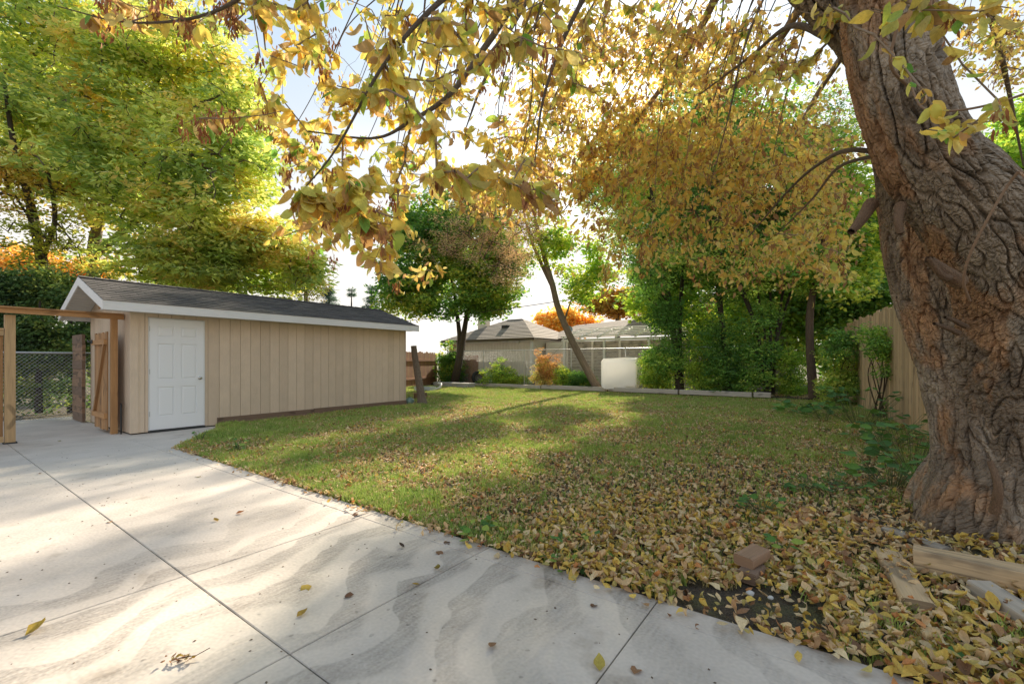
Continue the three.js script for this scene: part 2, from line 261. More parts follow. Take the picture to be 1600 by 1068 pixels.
  for (const [xa, xb] of [[xr, xe - 0.01], [xl + 0.01, xr]]) for (let k = 0; k < 14; k++) { // sloping soffit strips under the gable overhang
    const a = lerp(xa, xb, k / 14) + 0.007, b = lerp(xa, xb, (k + 1) / 14) - 0.007, f = x => yR - Math.abs(x - xr) * S - 0.004;
    part('soffit_strip', hexaG([[a, f(a) - 0.014, zf - 0.002], [b, f(b) - 0.014, zf - 0.002], [b, f(b), zf - 0.002], [a, f(a), zf - 0.002], [a, f(a) - 0.014, 0.002], [b, f(b) - 0.014, 0.002], [b, f(b), 0.002], [a, f(a), 0.002]]), M.soffit, s);
  }
  for (let z = zf - 0.01; z > zb + 0.1; z -= 0.1) part('soffit_strip', boxG(0.003, xe - 0.003, yE - fh + th + 0.012, yE - fh + th + 0.024, z - 0.096, z), M.soffit, s);
  // six panel door
  const dw = 0.86, dh = 2.03, door = new THREE.Group(); door.name = 'door'; door.position.set(0.0, 0.045, (d0 + d1) / 2); door.rotation.y = Math.PI / 2; s.add(door); // local x: to the left is the door's latch... width along x
  const cols = [[-dw / 2 + 0.12, -0.055], [0.055, dw / 2 - 0.12]], rows = [[0.24, 0.78], [0.92, 1.58], [1.70, 1.90]];
  const m = new MB(); m.box(-dw / 2, dw / 2, 0, dh, -0.03, 0.0);
  const bar = (a, b, c, d) => m.box(a, b, c, d, 0.0001, 0.014);
  bar(-dw / 2, cols[0][0], 0, dh); bar(cols[0][1], cols[1][0], 0, dh); bar(cols[1][1], dw / 2, 0, dh);
  for (const [a, b] of cols) for (const [c, d] of [[0, rows[0][0]], [rows[0][1], rows[1][0]], [rows[1][1], rows[2][0]], [rows[2][1], dh]]) bar(a + 0.0003, b - 0.0003, c, d);
  part('door_slab', woodUV(m.geo()), M.doorW, door);
  for (const [a, b] of cols) for (const [c, d] of rows) { const i = 0.012, o = 0.035; part('door_panel', hexaG([[a + o, c + o, 0.011], [b - o, c + o, 0.011], [b - o, d - o, 0.011], [a + o, d - o, 0.011], [a + i, c + i, 0.0005], [b - i, c + i, 0.0005], [b - i, d - i, 0.0005], [a + i, d - i, 0.0005]]), M.doorW, door); }
  const kn = new THREE.LatheGeometry([[0, 0.062], [0.02, 0.06], [0.028, 0.048], [0.022, 0.034], [0.011, 0.028], [0.011, 0.01], [0.032, 0.006], [0.032, 0]].map(q => new THREE.Vector2(...q)), 20); kn.rotateX(Math.PI / 2);
  part('door_knob', kn, M.brass, door, V3(dw / 2 - 0.07, 0.93, 0.014));
  for (const y of [0.25, 1.02, 1.8]) part('hinge', boxG(-dw / 2 - 0.008, -dw / 2 + 0.004, y, y + 0.09, 0.0142, 0.022), M.galv, door);
  const fr = new MB(); fr.box(-dw / 2 - 0.016, -dw / 2 - 0.003, -0.02, dh + 0.018, -0.03, 0.018); fr.box(dw / 2 + 0.003, dw / 2 + 0.016, -0.02, dh + 0.018, -0.03, 0.018); fr.box(-dw / 2 - 0.003, dw / 2 + 0.003, dh + 0.004, dh + 0.018, -0.03, 0.018); part('door_frame', woodUV(fr.geo()), M.white, door);
  part('threshold', boxG(-dw / 2 - 0.016, dw / 2 + 0.016, -0.045, -0.006, -0.02, 0.045), M.dark, door);
  numberParts(s);
}

// ---------------------------------------------------------------- gate, cedar fence, stacked boards, conduit
{
  const post = (u, v, h, w) => boxG(-w / 2, w / 2, -0.05, h, -w / 2, w / 2);
  const g = thing('gate_frame', 'bare cedar gate frame of two posts and a top beam beside the shed', 'gate frame', G(-10.45, 1.06), TURN);
  part('gate_post', post(0, 0, 2.03, 0.115), M.cedarPale[1], g, V3(-0.15, 0, 0)); part('gate_post', post(0, 0, 2.05, 0.09), M.cedar[1], g, V3(-0.03, 0, -1.235));
  part('post_foot', boxG(-0.225, -0.075, 0.001, 0.022, -0.075, 0.075), M.dark, g);
  part('top_beam', boxG(-0.03, 0.03, 2.052, 2.13, -1.37, 2.5), M.cedar[2], g, V3(-0.03, 0, 0)); part('beam_cap', boxG(-0.07, 0.07, 2.131, 2.155, -1.36, 2.5), M.cedar[1], g, V3(-0.03, 0, 0));
  numberParts(g);
  const d = thing('garden_gate', 'narrow cedar gate door with diagonal brace standing open against the shed', 'gate', G(-10.53, 2.2), TURN);
  for (let k = 0; k < 7; k++) part('board', boxG(-0.122 * (k + 1) + 0.004, -0.122 * k - 0.001, 0.06 + rr(0, 0.02), 1.80 + rr(0, 0.03), -0.03, -0.012), M.cedar[k % 3], d);
  for (const y of [0.28, 1.60]) part('rail', boxG(-0.86, 0.0, y, y + 0.09, -0.0115, 0.03), M.cedar[2], d);
  { const a = [-0.80, 0.372], b = [-0.05, 1.598], w = 0.06, l = Math.hypot(b[0] - a[0], b[1] - a[1]), nx = -(b[1] - a[1]) / l * w, ny = (b[0] - a[0]) / l * w * 0; part('brace', hexaG([[a[0], a[1], 0.028], [a[0] - nx * 1.4, a[1], 0.028], [b[0], b[1], 0.028], [b[0] + nx * 1.4, b[1], 0.028], [a[0], a[1], -0.0112], [a[0] - nx * 1.4, a[1], -0.0112], [b[0], b[1], -0.0112], [b[0] + nx * 1.4, b[1], -0.0112]]), M.cedar[0], d); }
  part('latch', new MB().tube([V3(-0.84, 1.66, 0.05), V3(-0.98, 1.665, 0.05), V3(-1.04, 1.70, 0.05)], 0.014, 6, true).geo(), M.dark, d);
  part('latch_plate', boxG(-0.86, -0.77, 1.63, 1.70, 0.0305, 0.045), M.dark, d);
  numberParts(d);
  const f = thing('cedar_fence', 'orange cedar fence panel left of the gate post', 'fence', G(-10.6, 0.99), TURN);
  for (let k = 0; k < 17; k++) part('board', boxG(-0.01, 0.012, 0.10, 1.74, 0.145 * k + 0.002, 0.145 * (k + 1) - 0.002), M.cedar[k % 3], f);
  part('rail', boxG(0.0125, 0.05, 1.70, 1.79, 0.0, 2.47), M.cedarPale[0], f); part('rail', boxG(0.0125, 0.05, 0.03, 0.12, 0.0, 2.47), M.cedarPale[1], f); part('cap_board', boxG(-0.05, 0.07, 1.791, 1.815, 0.0, 2.47), M.cedarPale[2], f);
  numberParts(f);
  const b = thing('board_wall', 'dark brown wall of stacked boards between the wire fence and the shed', 'wooden wall', G(-13.72, 2.3), TURN);
  for (let k = 0; k < 10; k++) part('plank', boxG(0, 0.88, 0.185 * k + 0.02, 0.185 * (k + 1) + 0.016, -0.05 + rr(-0.006, 0.006), rr(-0.006, 0.006)), k % 3 ? M.oldwood : M.skirt, b);
  numberParts(b);
  single('conduit', new MB().tube([[0.0, 0.0, 0], [0, 0.42, 0], [-0.006, 0.47, 0], [-0.03, 0.51, -0.01], [-0.09, 0.53, -0.02], [-0.16, 0.53, -0.03]].map(q => V3(...q)), 0.012, 8, true).geo(), M.dark, 'thin dark bent pipe rising from the concrete by the gable wall', 'pipe', G(-10.33, 2.36), [0, TURN, 0]);
}

// ---------------------------------------------------------------- leaves
function leafGeo(len, wid, fold, curl, n = 4, bulge = 0.42, twist = 0) {
  const m = new MB(), rows = [];
  for (let k = 0; k <= n; k++) {
    const t = k / n, w = k === n ? 0 : wid / 2 * 2.95 * Math.pow(t, bulge + 0.16) * Math.pow(1 - t, 1.08), z = len * t, a = curl * t * t, y = Math.sin(a) * len * t * 0.6, zz = z * Math.cos(a * 0.8), tw = twist * (t - 0.5);
    const lx = -w * Math.cos(tw), ly = fold * w + Math.sin(tw) * w, ry = fold * w - Math.sin(tw) * w;
    rows.push(k === n ? [m.v(0, y, zz)] : w < 1e-4 ? [m.v(0, y, zz)] : [m.v(lx, y + ly, zz), m.v(0, y, zz), m.v(-lx, y + ry, zz)]);
  }
  for (let k = 0; k < n; k++) { const A = rows[k], B = rows[k + 1]; if (A.length === 1 && B.length === 3) m.i.push(A[0], B[1], B[0], A[0], B[2], B[1]); else if (A.length === 3 && B.length === 3) m.i.push(A[0], A[1], B[1], A[0], B[1], B[0], A[1], A[2], B[2], A[1], B[2], B[1]); else if (A.length === 3) m.i.push(A[0], A[1], B[0], A[1], A[2], B[0]); }
  const g = m.geo(), p = g.attributes.position, uv = new Float32Array(p.count * 2); for (let i = 0; i < p.count; i++) { uv[2 * i] = p.getX(i) / wid + 0.5; uv[2 * i + 1] = p.getZ(i) / len; } g.setAttribute('uv', new THREE.BufferAttribute(uv, 2)); return g;
}
const leafT = tex(256, 256, (u, v) => { const a = Math.abs(u - 0.5), vein = Math.max(smooth(0.02, 0.006, a), 0.6 * smooth(0.05, 0.0, Math.abs(((v * 6 - a * 5) % 1 + 1) % 1 - 0.5) * 0.4)); const n = fbm(u * 5, v * 7, 3, 4), sp = smooth(0.25, 0.42, fbm(u * 9 + 4, v * 9, 6, 3)); const x = 0.86 + 0.3 * n + 0.12 * vein; return [x - 0.28 * sp, x * 0.97 - 0.4 * sp, x * 0.9 - 0.35 * sp]; }, true, true);
const leafMat = (tr = 0.45, o = {}) => new THREE.MeshPhysicalMaterial({ color: C(1, 1, 1), roughness: 0.85, transmission: tr, thickness: 0, side: THREE.DoubleSide, specularIntensity: 0.35, ...o });
const LM = leafMat(0.55), LMnear = leafMat(0.55, { map: leafT }), LMdry = leafMat(0.25, { map: leafT, roughness: 0.75 });
const tintMats = new Map();
function tintMat(base, c) { const k = base.uuid + c.map(x => Math.round(x * 12)).join(); if (!tintMats.has(k)) { const m = base.clone(); m.color = C(...c); tintMats.set(k, m); } return tintMats.get(k); }
function instanced(name, geo, mat, list, parent) {           // list of {m: Matrix4, c: [r,g,b]}
  const im = new THREE.InstancedMesh(geo, mat, list.length), col = new THREE.Color(); im.name = parent === scene ? numbered(name) : name; im.castShadow = im.receiveShadow = true;
  list.forEach((q, i) => { im.setMatrixAt(i, q.m); im.setColorAt(i, col.setRGB(...q.c)); });
  im.userData.kind = 'stuff'; parent.add(im); return im;
}
const Q = new THREE.Quaternion(), Q2 = new THREE.Quaternion(), E = new THREE.Euler();
function leafM(pos, dir, roll, s) { // leaf's z along dir
  Q.setFromUnitVectors(V3(0, 0, 1), dir.clone().normalize()); Q2.setFromAxisAngle(V3(0, 0, 1), roll); Q.multiply(Q2);
  return new THREE.Matrix4().compose(pos, Q, V3(s, s, s));
}
const pick = pal => { let t = 0; for (const q of pal) t += q[3]; t *= rnd(); for (const q of pal) { t -= q[3]; if (t <= 0) { const k = rr(0.8, 1.2); return [q[0] * k * rr(0.94, 1.06), q[1] * k, q[2] * k]; } } return pal[0]; };
function sprig(n, R, len, wid, flat = 0.5) {
  const m = new MB();
  for (let k = 0; k < n; k++) {
    const a = rr(0, 6.283), r = R * Math.sqrt(rnd()), b = V3(Math.cos(a) * r, gauss() * R * flat, Math.sin(a) * r), d = V3(Math.cos(a) + gauss() * 0.6, gauss() * 0.8 - 0.25, Math.sin(a) + gauss() * 0.6).normalize(), l = len * rr(0.7, 1.2), w = wid * rr(0.7, 1.2);
    const s = V3(gauss(), gauss(), gauss()).cross(d).normalize(), up = d.clone().cross(s), mid = b.clone().addScaledVector(d, l * 0.45), p = [b, mid.clone().addScaledVector(s, w / 2).addScaledVector(up, w * 0.18), b.clone().addScaledVector(d, l), mid.clone().addScaledVector(s, -w / 2).addScaledVector(up, w * 0.18)].map(q => m.v(q.x, q.y, q.z));
    m.i.push(p[0], p[1], p[2], p[0], p[2], p[3]);
  }
  return m.geo();
}
const SPRIG = { // a few kinds of leafy tufts
  locust: [0, 1, 2, 3].map(() => sprig(11, 0.28, 0.19, 0.085, 0.3)), broad: [0, 1, 2].map(() => sprig(10, 0.24, 0.15, 0.11, 0.5)), small: [0, 1, 2].map(() => sprig(14, 0.2, 0.09, 0.05, 0.6)),
  needle: [0, 1].map(() => sprig(22, 0.3, 0.28, 0.035, 0.35)), seed: [0, 1].map(() => sprig(16, 0.2, 0.10, 0.022, 0.9)),
};
function grow(stems, targets, { r0 = 0.004, step = 0.5, droop = 0.05, exp = 2.3, wob = 0.12 } = {}) { // joins every target to the nearest branch
  const N = []; // {p, par, r}
  for (const st of stems) { let par = -1; st.forEach(([p, r], k) => { if (k === 0) { N.push({ p, par: -1, r, fix: true }); par = N.length - 1; return; } const q = st[k - 1], n = Math.max(1, Math.ceil(p.distanceTo(q[0]) / step)); for (let j = 1; j <= n; j++) { N.push({ p: q[0].clone().lerp(p, j / n), par, r: lerp(q[1], r, j / n), fix: true }); par = N.length - 1; } }); }
  const nFix = N.length, d0 = t => { let b = 1e9; for (let i = 0; i < nFix; i++) { const d = N[i].p.distanceToSquared(t); if (d < b) b = d; } return b; };
  const ts = targets.map(t => ({ t, d: d0(t) })).sort((a, b) => a.d - b.d), tips = [];
  for (const { t } of ts) {
    let b = 0, bd = 1e9; for (let i = 0; i < N.length; i++) { const q = N[i].p, dx = q.x - t.x, dy = q.y - t.y, dz = q.z - t.z, d = dx * dx + dy * dy + dz * dz; if (d < bd) { bd = d; b = i; } }
    const A = N[b].p, L = Math.sqrt(bd), n = Math.max(1, Math.ceil(L / step)); let par = b;
    for (let j = 1; j <= n; j++) { const f = j / n, p = A.clone().lerp(t, f); if (j < n) { p.x += gauss() * wob * step; p.z += gauss() * wob * step; p.y += gauss() * wob * step + droop * L * Math.sin(f * Math.PI); } N.push({ p, par, r: 0 }); par = N.length - 1; }
    tips.push(par);
  }
  const acc = new Float64Array(N.length); for (const k of tips) acc[k] += Math.pow(r0, exp);
  for (let i = N.length - 1; i >= 0; i--) { if (!N[i].fix) { N[i].r = Math.pow(Math.max(acc[i], Math.pow(r0, exp)), 1 / exp); if (N[i].par >= 0) { acc[N[i].par] += acc[i]; } } }
  for (let i = 0; i < N.length; i++) if (!N[i].fix && N[i].par >= 0) N[i].r = Math.min(N[i].r, N[N[i].par].r * 0.95);
  return { N, tips };
}
function branchGeo(N, base, sides, minR = 0.0) {
  const m = new MB();
  for (const q of N) if (!q.fix && q.par >= 0) { const a = N[q.par]; m.tube([a.p.clone().sub(base), q.p.clone().sub(base)], [Math.max(minR, Math.min(a.r, q.r * 1.6)), Math.max(minR, q.r)], sides); }
  return m.geo();
}
const barkT = tex(512, 512, (u, v) => { const n = Math.abs(noise(u * 22, v * 6, 3)), x = 0.7 + 0.35 * fbm(u * 14, v * 5, 2, 4) + 0.5 * Math.min(n, 0.5); return [x, x * 0.96, x * 0.9]; }, true, true);
const barkBump = tex(512, 512, (u, v) => { const w = 0.5 * noise(u * 9, v * 9, 8); return clamp(Math.abs(noise(u * 17 + w, v * 9 + w, 3)) * 3.2) * 0.6 + 0.25 * clamp(Math.abs(noise(u * 34 + w, v * 20, 5)) * 3) + 0.15 * (0.5 + noise(u * 70, v * 50, 2)); }, false, true);
const bark = (r, g, b) => std(r, g, b, 0.9, { map: barkT, bumpMap: barkBump, bumpScale: 0.02 });
const BK = { grey: bark(0.20, 0.16, 0.12), dark: bark(0.085, 0.065, 0.048), brown: bark(0.16, 0.11, 0.075), pale: bark(0.27, 0.21, 0.155) };
function trunkGeo(stems, base, sides = 12) {
  const gs = stems.map(st => {
    const curve = new THREE.CatmullRomCurve3(st.map(q => q[0].clone().sub(base))), n = st.length * 6, pts = curve.getPoints(n), rad = pts.map((_, i) => { const f = i / n * (st.length - 1), k = Math.min(Math.floor(f), st.length - 2); return lerp(st[k][1], st[k + 1][1], f - k) * (1 + 0.10 * noise(i * 0.55, st.length, 4)); });
    const m = new MB(); m.tube(pts, rad, sides); const g = m.geo(), uv = new Float32Array(m.n * 2); for (let i = 0; i < m.n; i++) { uv[2 * i] = Math.abs((i % sides) / sides - 0.5) * 2 * 0.9; uv[2 * i + 1] = Math.floor(i / sides) * 0.12; } g.setAttribute('uv', new THREE.BufferAttribute(uv, 2)); return g;
  });
  return mergeGeometries(gs);
}
function blobPoints(blobs) { // points in lumpy ellipsoids, denser near the surface
  const out = [];
  for (const [c, rx, ry, rz, n] of blobs) { let k = 0, tries = 0; while (k < n && tries++ < n * 12) { const d = V3(gauss(), gauss(), gauss()).normalize(), r = Math.pow(rnd(), 0.45), p = V3(c.x + d.x * rx * r, c.y + d.y * ry * r, c.z + d.z * rz * r); const f = noise(p.x * 0.55, p.y * 0.7, p.z * 0.55) + 0.5 * noise(p.x * 1.6, p.y * 1.8, p.z * 1.6); if (f < -0.12) continue; out.push(p); k++; } }
  return out;
}
function tree({ name, label, cat = 'tree', group, stems, blobs, kinds, palette, size = [0.8, 1.3], per = 3, spread = 0.25, barkM = BK.grey, mat = LM, grid = {}, sides = 10, twigSides = 3, tilt = 0.35, patch = 0.5, minBranch = 0.006 }) {
  const base = stems[0][0][0].clone(), g = thing(name, label, cat, base, 0, group);
  part('trunk', trunkGeo(stems, base, sides), barkM, g);
  const T = blobPoints(blobs), { N, tips } = grow(stems, T, { r0: minBranch, step: 0.6, ...grid });
  part('branches', branchGeo(N, base, twigSides), barkM, g).userData.kind = 'stuff';
  const lists = kinds.map(() => []);
  for (const k of tips) { const p = N[k].p; for (let j = 0; j < per; j++) { const q = V3(p.x + gauss() * spread - base.x, p.y + gauss() * spread * 0.7 - base.y, p.z + gauss() * spread - base.z);
    const e = noise(p.x * patch, p.y * patch, p.z * patch) * 0.8 + gauss() * 0.42, c = palette.length > 1 ? palette[Math.floor(clamp(0.5 + e, 0, 0.999) * palette.length)] : palette[0], b = rr(0.75, 1.2), s = rr(...size);
    E.set(gauss() * tilt, rr(0, 6.283), gauss() * tilt); Q.setFromEuler(E); lists[Math.floor(rnd() * kinds.length)].push({ m: new THREE.Matrix4().compose(q, Q, V3(s, s, s)), c: [c[0] * b, c[1] * b, c[2] * b] }); } }
  kinds.forEach((k, i) => instanced('crown', k, mat, lists[i], g)); numberParts(g); return g;
}
const PAL = {
  locust: [[0.34, 0.48, 0.11], [0.50, 0.64, 0.14], [0.66, 0.76, 0.17], [0.80, 0.84, 0.20], [0.90, 0.88, 0.26], [0.92, 0.72, 0.20]],
  green: [[0.105, 0.255, 0.045], [0.150, 0.330, 0.053], [0.225, 0.420, 0.060], [0.360, 0.510, 0.068], [0.600, 0.600, 0.090]],
  vine: [[0.17, 0.36, 0.07], [0.26, 0.48, 0.08], [0.40, 0.60, 0.10], [0.58, 0.72, 0.12], [0.80, 0.80, 0.16]], vineOld: [[0.105, 0.240, 0.045], [0.150, 0.315, 0.053], [0.225, 0.420, 0.060], [0.390, 0.555, 0.075], [0.630, 0.660, 0.090]],
  cedar: [[0.075, 0.150, 0.045], [0.112, 0.210, 0.053], [0.180, 0.285, 0.068], [0.330, 0.390, 0.075]],
  orange: [[0.92, 0.46, 0.06], [0.95, 0.60, 0.10], [0.95, 0.70, 0.16]], lime: [[0.300, 0.510, 0.068], [0.510, 0.675, 0.083], [0.690, 0.750, 0.090], [0.210, 0.405, 0.060]],
  seed: [[0.630, 0.375, 0.195], [0.780, 0.525, 0.285], [0.900, 0.645, 0.360]], fir: [[0.09, 0.16, 0.10], [0.13, 0.21, 0.13]],
  gold: [[0.750, 0.450, 0.075], [0.870, 0.570, 0.090], [0.825, 0.630, 0.120], [0.540, 0.540, 0.105]], rust: [[0.600, 0.300, 0.120], [0.750, 0.420, 0.150], [0.780, 0.570, 0.180], [0.540, 0.570, 0.120]],
};

// ---------------------------------------------------------------- fences of wire
function chainlink(name, label, pos, turn, len, h, cell, postGap, wire = 0.0022, sides = 3) { // along local -z
  const f = thing(name, label, 'wire fence', pos, turn), m = new MB(), n = Math.round(len / cell), rows = Math.round((h - 0.05) / cell);
  for (let i = -rows; i < n; i++) for (const s of [1, -1]) { // crossing diagonal wires
    const a0 = Math.max(0, -i), a1 = Math.min(rows, n - i); if (a1 <= a0) continue;
    const y0 = s > 0 ? 0.04 + a0 * cell : h - a0 * cell - 0.01, y1 = s > 0 ? 0.04 + a1 * cell : h - a1 * cell - 0.01;
    m.tube([V3(s * 0.003, y0, -(i + a0) * cell), V3(s * 0.003, y1, -(i + a1) * cell)], wire, sides);
  }
  const w = part('wire_mesh', m.geo(), M.galv, f); w.userData.kind = 'stuff';
  part('top_rail', new MB().tube([V3(0, h + 0.01, 0), V3(0, h + 0.01, -len)], 0.021, 8, true).geo(), M.galv, f);
  for (let z = 0; z <= len + 0.01; z += postGap) { const p = part('fence_post', new MB().tube([V3(0.03, -0.1, 0), V3(0.03, h + 0.05, 0)], 0.028, 8, true).geo(), M.galv, f, V3(0, 0, -z)); }
  numberParts(f); return f;
}
chainlink('wire_fence', 'grey wire mesh fence behind the gate opening left of the shed', G(-13.8, -4.0), TURN, 13.1, 1.47, 0.075, 3.25, 0.0030);
chainlink('wire_fence', 'long wire mesh fence along the back of the yard', G(-17.2, 17.75, 0.1), TURN - Math.PI / 2, 15.2, 1.72, 0.075, 2.53, 0.0036);

// ---------------------------------------------------------------- right board fence
{
  const A = [1.3, 9.2], Bq = [0.25, 17.3], dir = [Bq[0] - A[0], Bq[1] - A[1]], L = Math.hypot(...dir), p = G(...A, 0.05);
  const f = thing('board_fence', 'tall weathered wooden board fence behind the big tree trunk', 'fence', p, TURN + Math.atan2(-dir[0], dir[1]));
  const n = Math.floor(L / 0.142);
  for (let k = -14; k < n; k++) { const bt = rr(-0.04, 0.04), x = k % 2 ? 0 : 0.004; part('fence_board', boxG(-0.022 - x, -x, -0.05, 2.38 + bt - 0.03 * Math.sin(k), -(k + 1) * 0.142 + rr(0.001, 0.006), -k * 0.142), k < 7 && k % 3 === 0 ? M.cedarPale[2] : M.grey[Math.floor(rnd() * 4)], f); }
  for (const y of [0.35, 1.95]) part('rail', boxG(0.002, 0.04, y, y + 0.09, -L, 2), M.grey[0], f);
  for (let z = 0; z < L; z += 2.4) part('post', boxG(0.041, 0.13, -0.1, 2.3, -z - 0.09, -z), M.grey[0], f);
  part('post', boxG(-0.06, 0.05, -0.1, 2.3, -L - 0.10, -L - 0.005), M.grey[0], f);
  numberParts(f);
}

// ---------------------------------------------------------------- timber edging and things lying about the back of the yard
{
  const seg = [[-16.7, -13.9, 0.10], [-13.85, -10.6, 0.12], [-10.55, -7.5, 0.14], [-7.4, -4.7, 0.15], [-4.65, -2.3, 0.15], [-2.25, -1.75, 0.16]];
  seg.forEach(([a, b, h], k) => {
    const g = new RoundedBoxGeometry(b - a, 0.17, 0.15, 2, 0.022); woodUV(g);
    single('edging_timber', g, M.beamPale, ['weathered edging timber farthest left behind the lawn, by the tyre', 'weathered edging timber in front of the light weeds and brown shrub', 'weathered edging timber at the foot of the leaning tree', 'weathered edging timber under and right of the white mattress', 'weathered edging timber below the vine covered stems', 'short end block of the timber edging at its right end'][k], 'timber', G((a + b) / 2, 16.8 + rr(-0.03, 0.03), h + 0.03), [0, TURN + rr(-0.006, 0.006), rr(-0.004, 0.004)], 'timbers edging the back of the lawn');
  });
  // mattress: a bent foam slab on edge
  const p = P(974, 616, 17.75); p.y = 0.2;
  const w = 1.72, h = 1.24, t = 0.24, g = new RoundedBoxGeometry(w, h, t, 8, 0.09), q = g.attributes.position;
  { const gg = new THREE.BoxGeometry(w, h, t, 30, 20, 6), a = gg.attributes.position; for (let i = 0; i < a.count; i++) { let x = a.getX(i), y = a.getY(i), z = a.getZ(i); const R = 0.19, ex = Math.max(0, Math.abs(x) - (w / 2 - R)), ey = Math.max(0, Math.abs(y) - (h / 2 - R)), e = Math.hypot(ex, ey); if (e > R) { const k = R / e; x = Math.sign(x) * (w / 2 - R + ex * k); y = Math.sign(y) * (h / 2 - R + ey * k); }
      const er = Math.max(0, e - 0.03); z *= 1 - 0.35 * smooth(0.02, 0.1, e); const fx = smooth(0.42, 0.62, x); z -= fx * (x - 0.45) * 1.6; x -= fx * (x - 0.45) * 0.35; y += 0.02 * Math.sin(x * 4 + 1) * smooth(0.3, 0.6, y) - 0.06 * smooth(0.1, -0.8, x) * 0 + 0.012 * noise(x * 3, y * 3, z); z += 0.03 * noise(x * 1.6, y * 1.6, 2); a.setXYZ(i, x, y + h / 2, z); }
    gg.computeVertexNormals(); const m = thing('mattress', 'cream white foam mattress standing on edge by the leaning tree', 'mattress', p, -0.12);
    part('cover', gg, new THREE.MeshPhysicalMaterial({ color: C(0.95, 0.93, 0.89), roughness: 1, transmission: 0.4, thickness: 0, side: THREE.DoubleSide, bumpMap: rep(speckT, 2), bumpScale: 0.004 }), m);
    const pi = new MB(); const loop = (z) => { const pts = []; for (let k = 0; k <= 20; k++) { const x = lerp(-w / 2 + 0.1, 0.44, k / 20); pts.push(V3(x, h - 0.005 + 0.02 * Math.sin(x * 4 + 1), z)); } return pts; }; pi.tube(loop(t / 2 - 0.05), 0.012, 6); part('piping', pi.geo(), std(0.7, 0.63, 0.5, 0.85), m); }
  // tyre
  { const m = thing('tyre', 'black car tyre leaning against the back wire fence', 'tyre', P(747, 606, 22.6).setY(0.12), 0); const prof = [[0.20, -0.07], [0.24, -0.10], [0.31, -0.105], [0.335, -0.075], [0.34, 0], [0.335, 0.075], [0.31, 0.105], [0.24, 0.10], [0.20, 0.07]].map(z => new THREE.Vector2(...z)); const tg = new THREE.LatheGeometry(prof, 40); tg.rotateX(Math.PI / 2);
    const td = part('tread', tg, std(0.02, 0.02, 0.021, 0.75), m, V3(0, 0.345, 0)); td.rotation.set(-0.16, 0.45, 0); const rg = new THREE.LatheGeometry([[0.03, -0.02], [0.12, -0.03], [0.17, 0.02], [0.199, 0.065], [0.199, -0.065]].map(z => new THREE.Vector2(...z)), 32); rg.rotateX(Math.PI / 2); const rm = part('rim', rg, std(0.16, 0.14, 0.13, 0.6, { metalness: 0.4 }), m, V3(0, 0.345, 0)); rm.rotation.set(-0.16, 0.45, 0); }
  // leaning log beside the far shed corner
  { const a = ON(660, 634), st = [[V3(a.x, -0.02, a.z), 0.17], [V3(a.x - 0.04, 0.25, a.z - 0.05), 0.12], [V3(a.x - 0.14, 0.8, a.z - 0.1), 0.105], [V3(a.x - 0.24, 1.4, a.z - 0.12), 0.09], [V3(a.x - 0.28, 1.75, a.z - 0.1), 0.085]]; const lg = thing('log', 'grey brown log leaning upright at the far corner of the shed', 'log', st[0][0]); part('bark', trunkGeo([st], st[0][0], 12), BK.pale, lg); const e = new THREE.CircleGeometry(0.083, 14); e.rotateX(-Math.PI / 2); part('cut_end', e, M.beam, lg, V3(-0.28, 1.772, -0.1)); }
  { const lt = new THREE.LatheGeometry([[0, 0], [0.10, 0], [0.135, 0.05], [0.14, 0.13], [0.11, 0.19], [0.06, 0.215], [0.06, 0.24], [0.05, 0.24]].map(z => new THREE.Vector2(...z)), 24); single('garden_pot', lt, std(0.16, 0.24, 0.20, 0.4), 'round grey green glazed pot at the foot of the leaning log', 'pot', ON(640, 633)); }
  { const b = new RoundedBoxGeometry(0.30, 0.26, 0.34, 2, 0.02); woodUV(b); single('wood_block', b, M.oldwood, 'dark short wood block standing right of the leaning log', 'wood block', ON(657, 625).setY(0.12), [0, -0.5, 0]); }
  { const m = new MB(), w0 = 0.36, d0 = 0.27, h0 = 0.24, tt = 0.012; for (const y of [0.01, 0.09, 0.17]) { m.box(-w0, w0, y, y + 0.05, d0 - tt, d0); m.box(-w0, w0, y, y + 0.05, -d0, -d0 + tt); m.box(-w0, -w0 + tt, y, y + 0.05, -d0 + tt, d0 - tt); m.box(w0 - tt, w0, y, y + 0.05, -d0 + tt, d0 - tt); } for (let k = 0; k < 8; k++) { const x = lerp(-w0 + 0.02, w0 - 0.04, k / 7); m.box(x, x + 0.02, 0.006, h0, d0 - tt - 0.004, d0 - tt - 0.001); } m.box(-w0 + tt, w0 - tt, 0.012, 0.02, -d0 + tt, d0 - tt); single('plastic_crate', m.geo(), std(0.42, 0.44, 0.46, 0.5), 'pale grey plastic crate on the grass beyond the log', 'crate', ON(664, 613).setY(0.02), [0, -0.3, 0]); }
  { const a = ON(683, 611); single('pipe_elbow', new MB().tube([[-0.9, 0.07, 0.2], [-0.5, 0.06, 0.25], [-0.1, 0.08, 0.1], [0.12, 0.16, -0.1], [0.12, 0.30, -0.25], [-0.02, 0.32, -0.3]].map(z => V3(...z)), 0.06, 10, true).geo(), std(0.50, 0.46, 0.40, 0.6), 'bent pale plastic drain pipe on the ground before the stone slabs', 'pipe', a); }
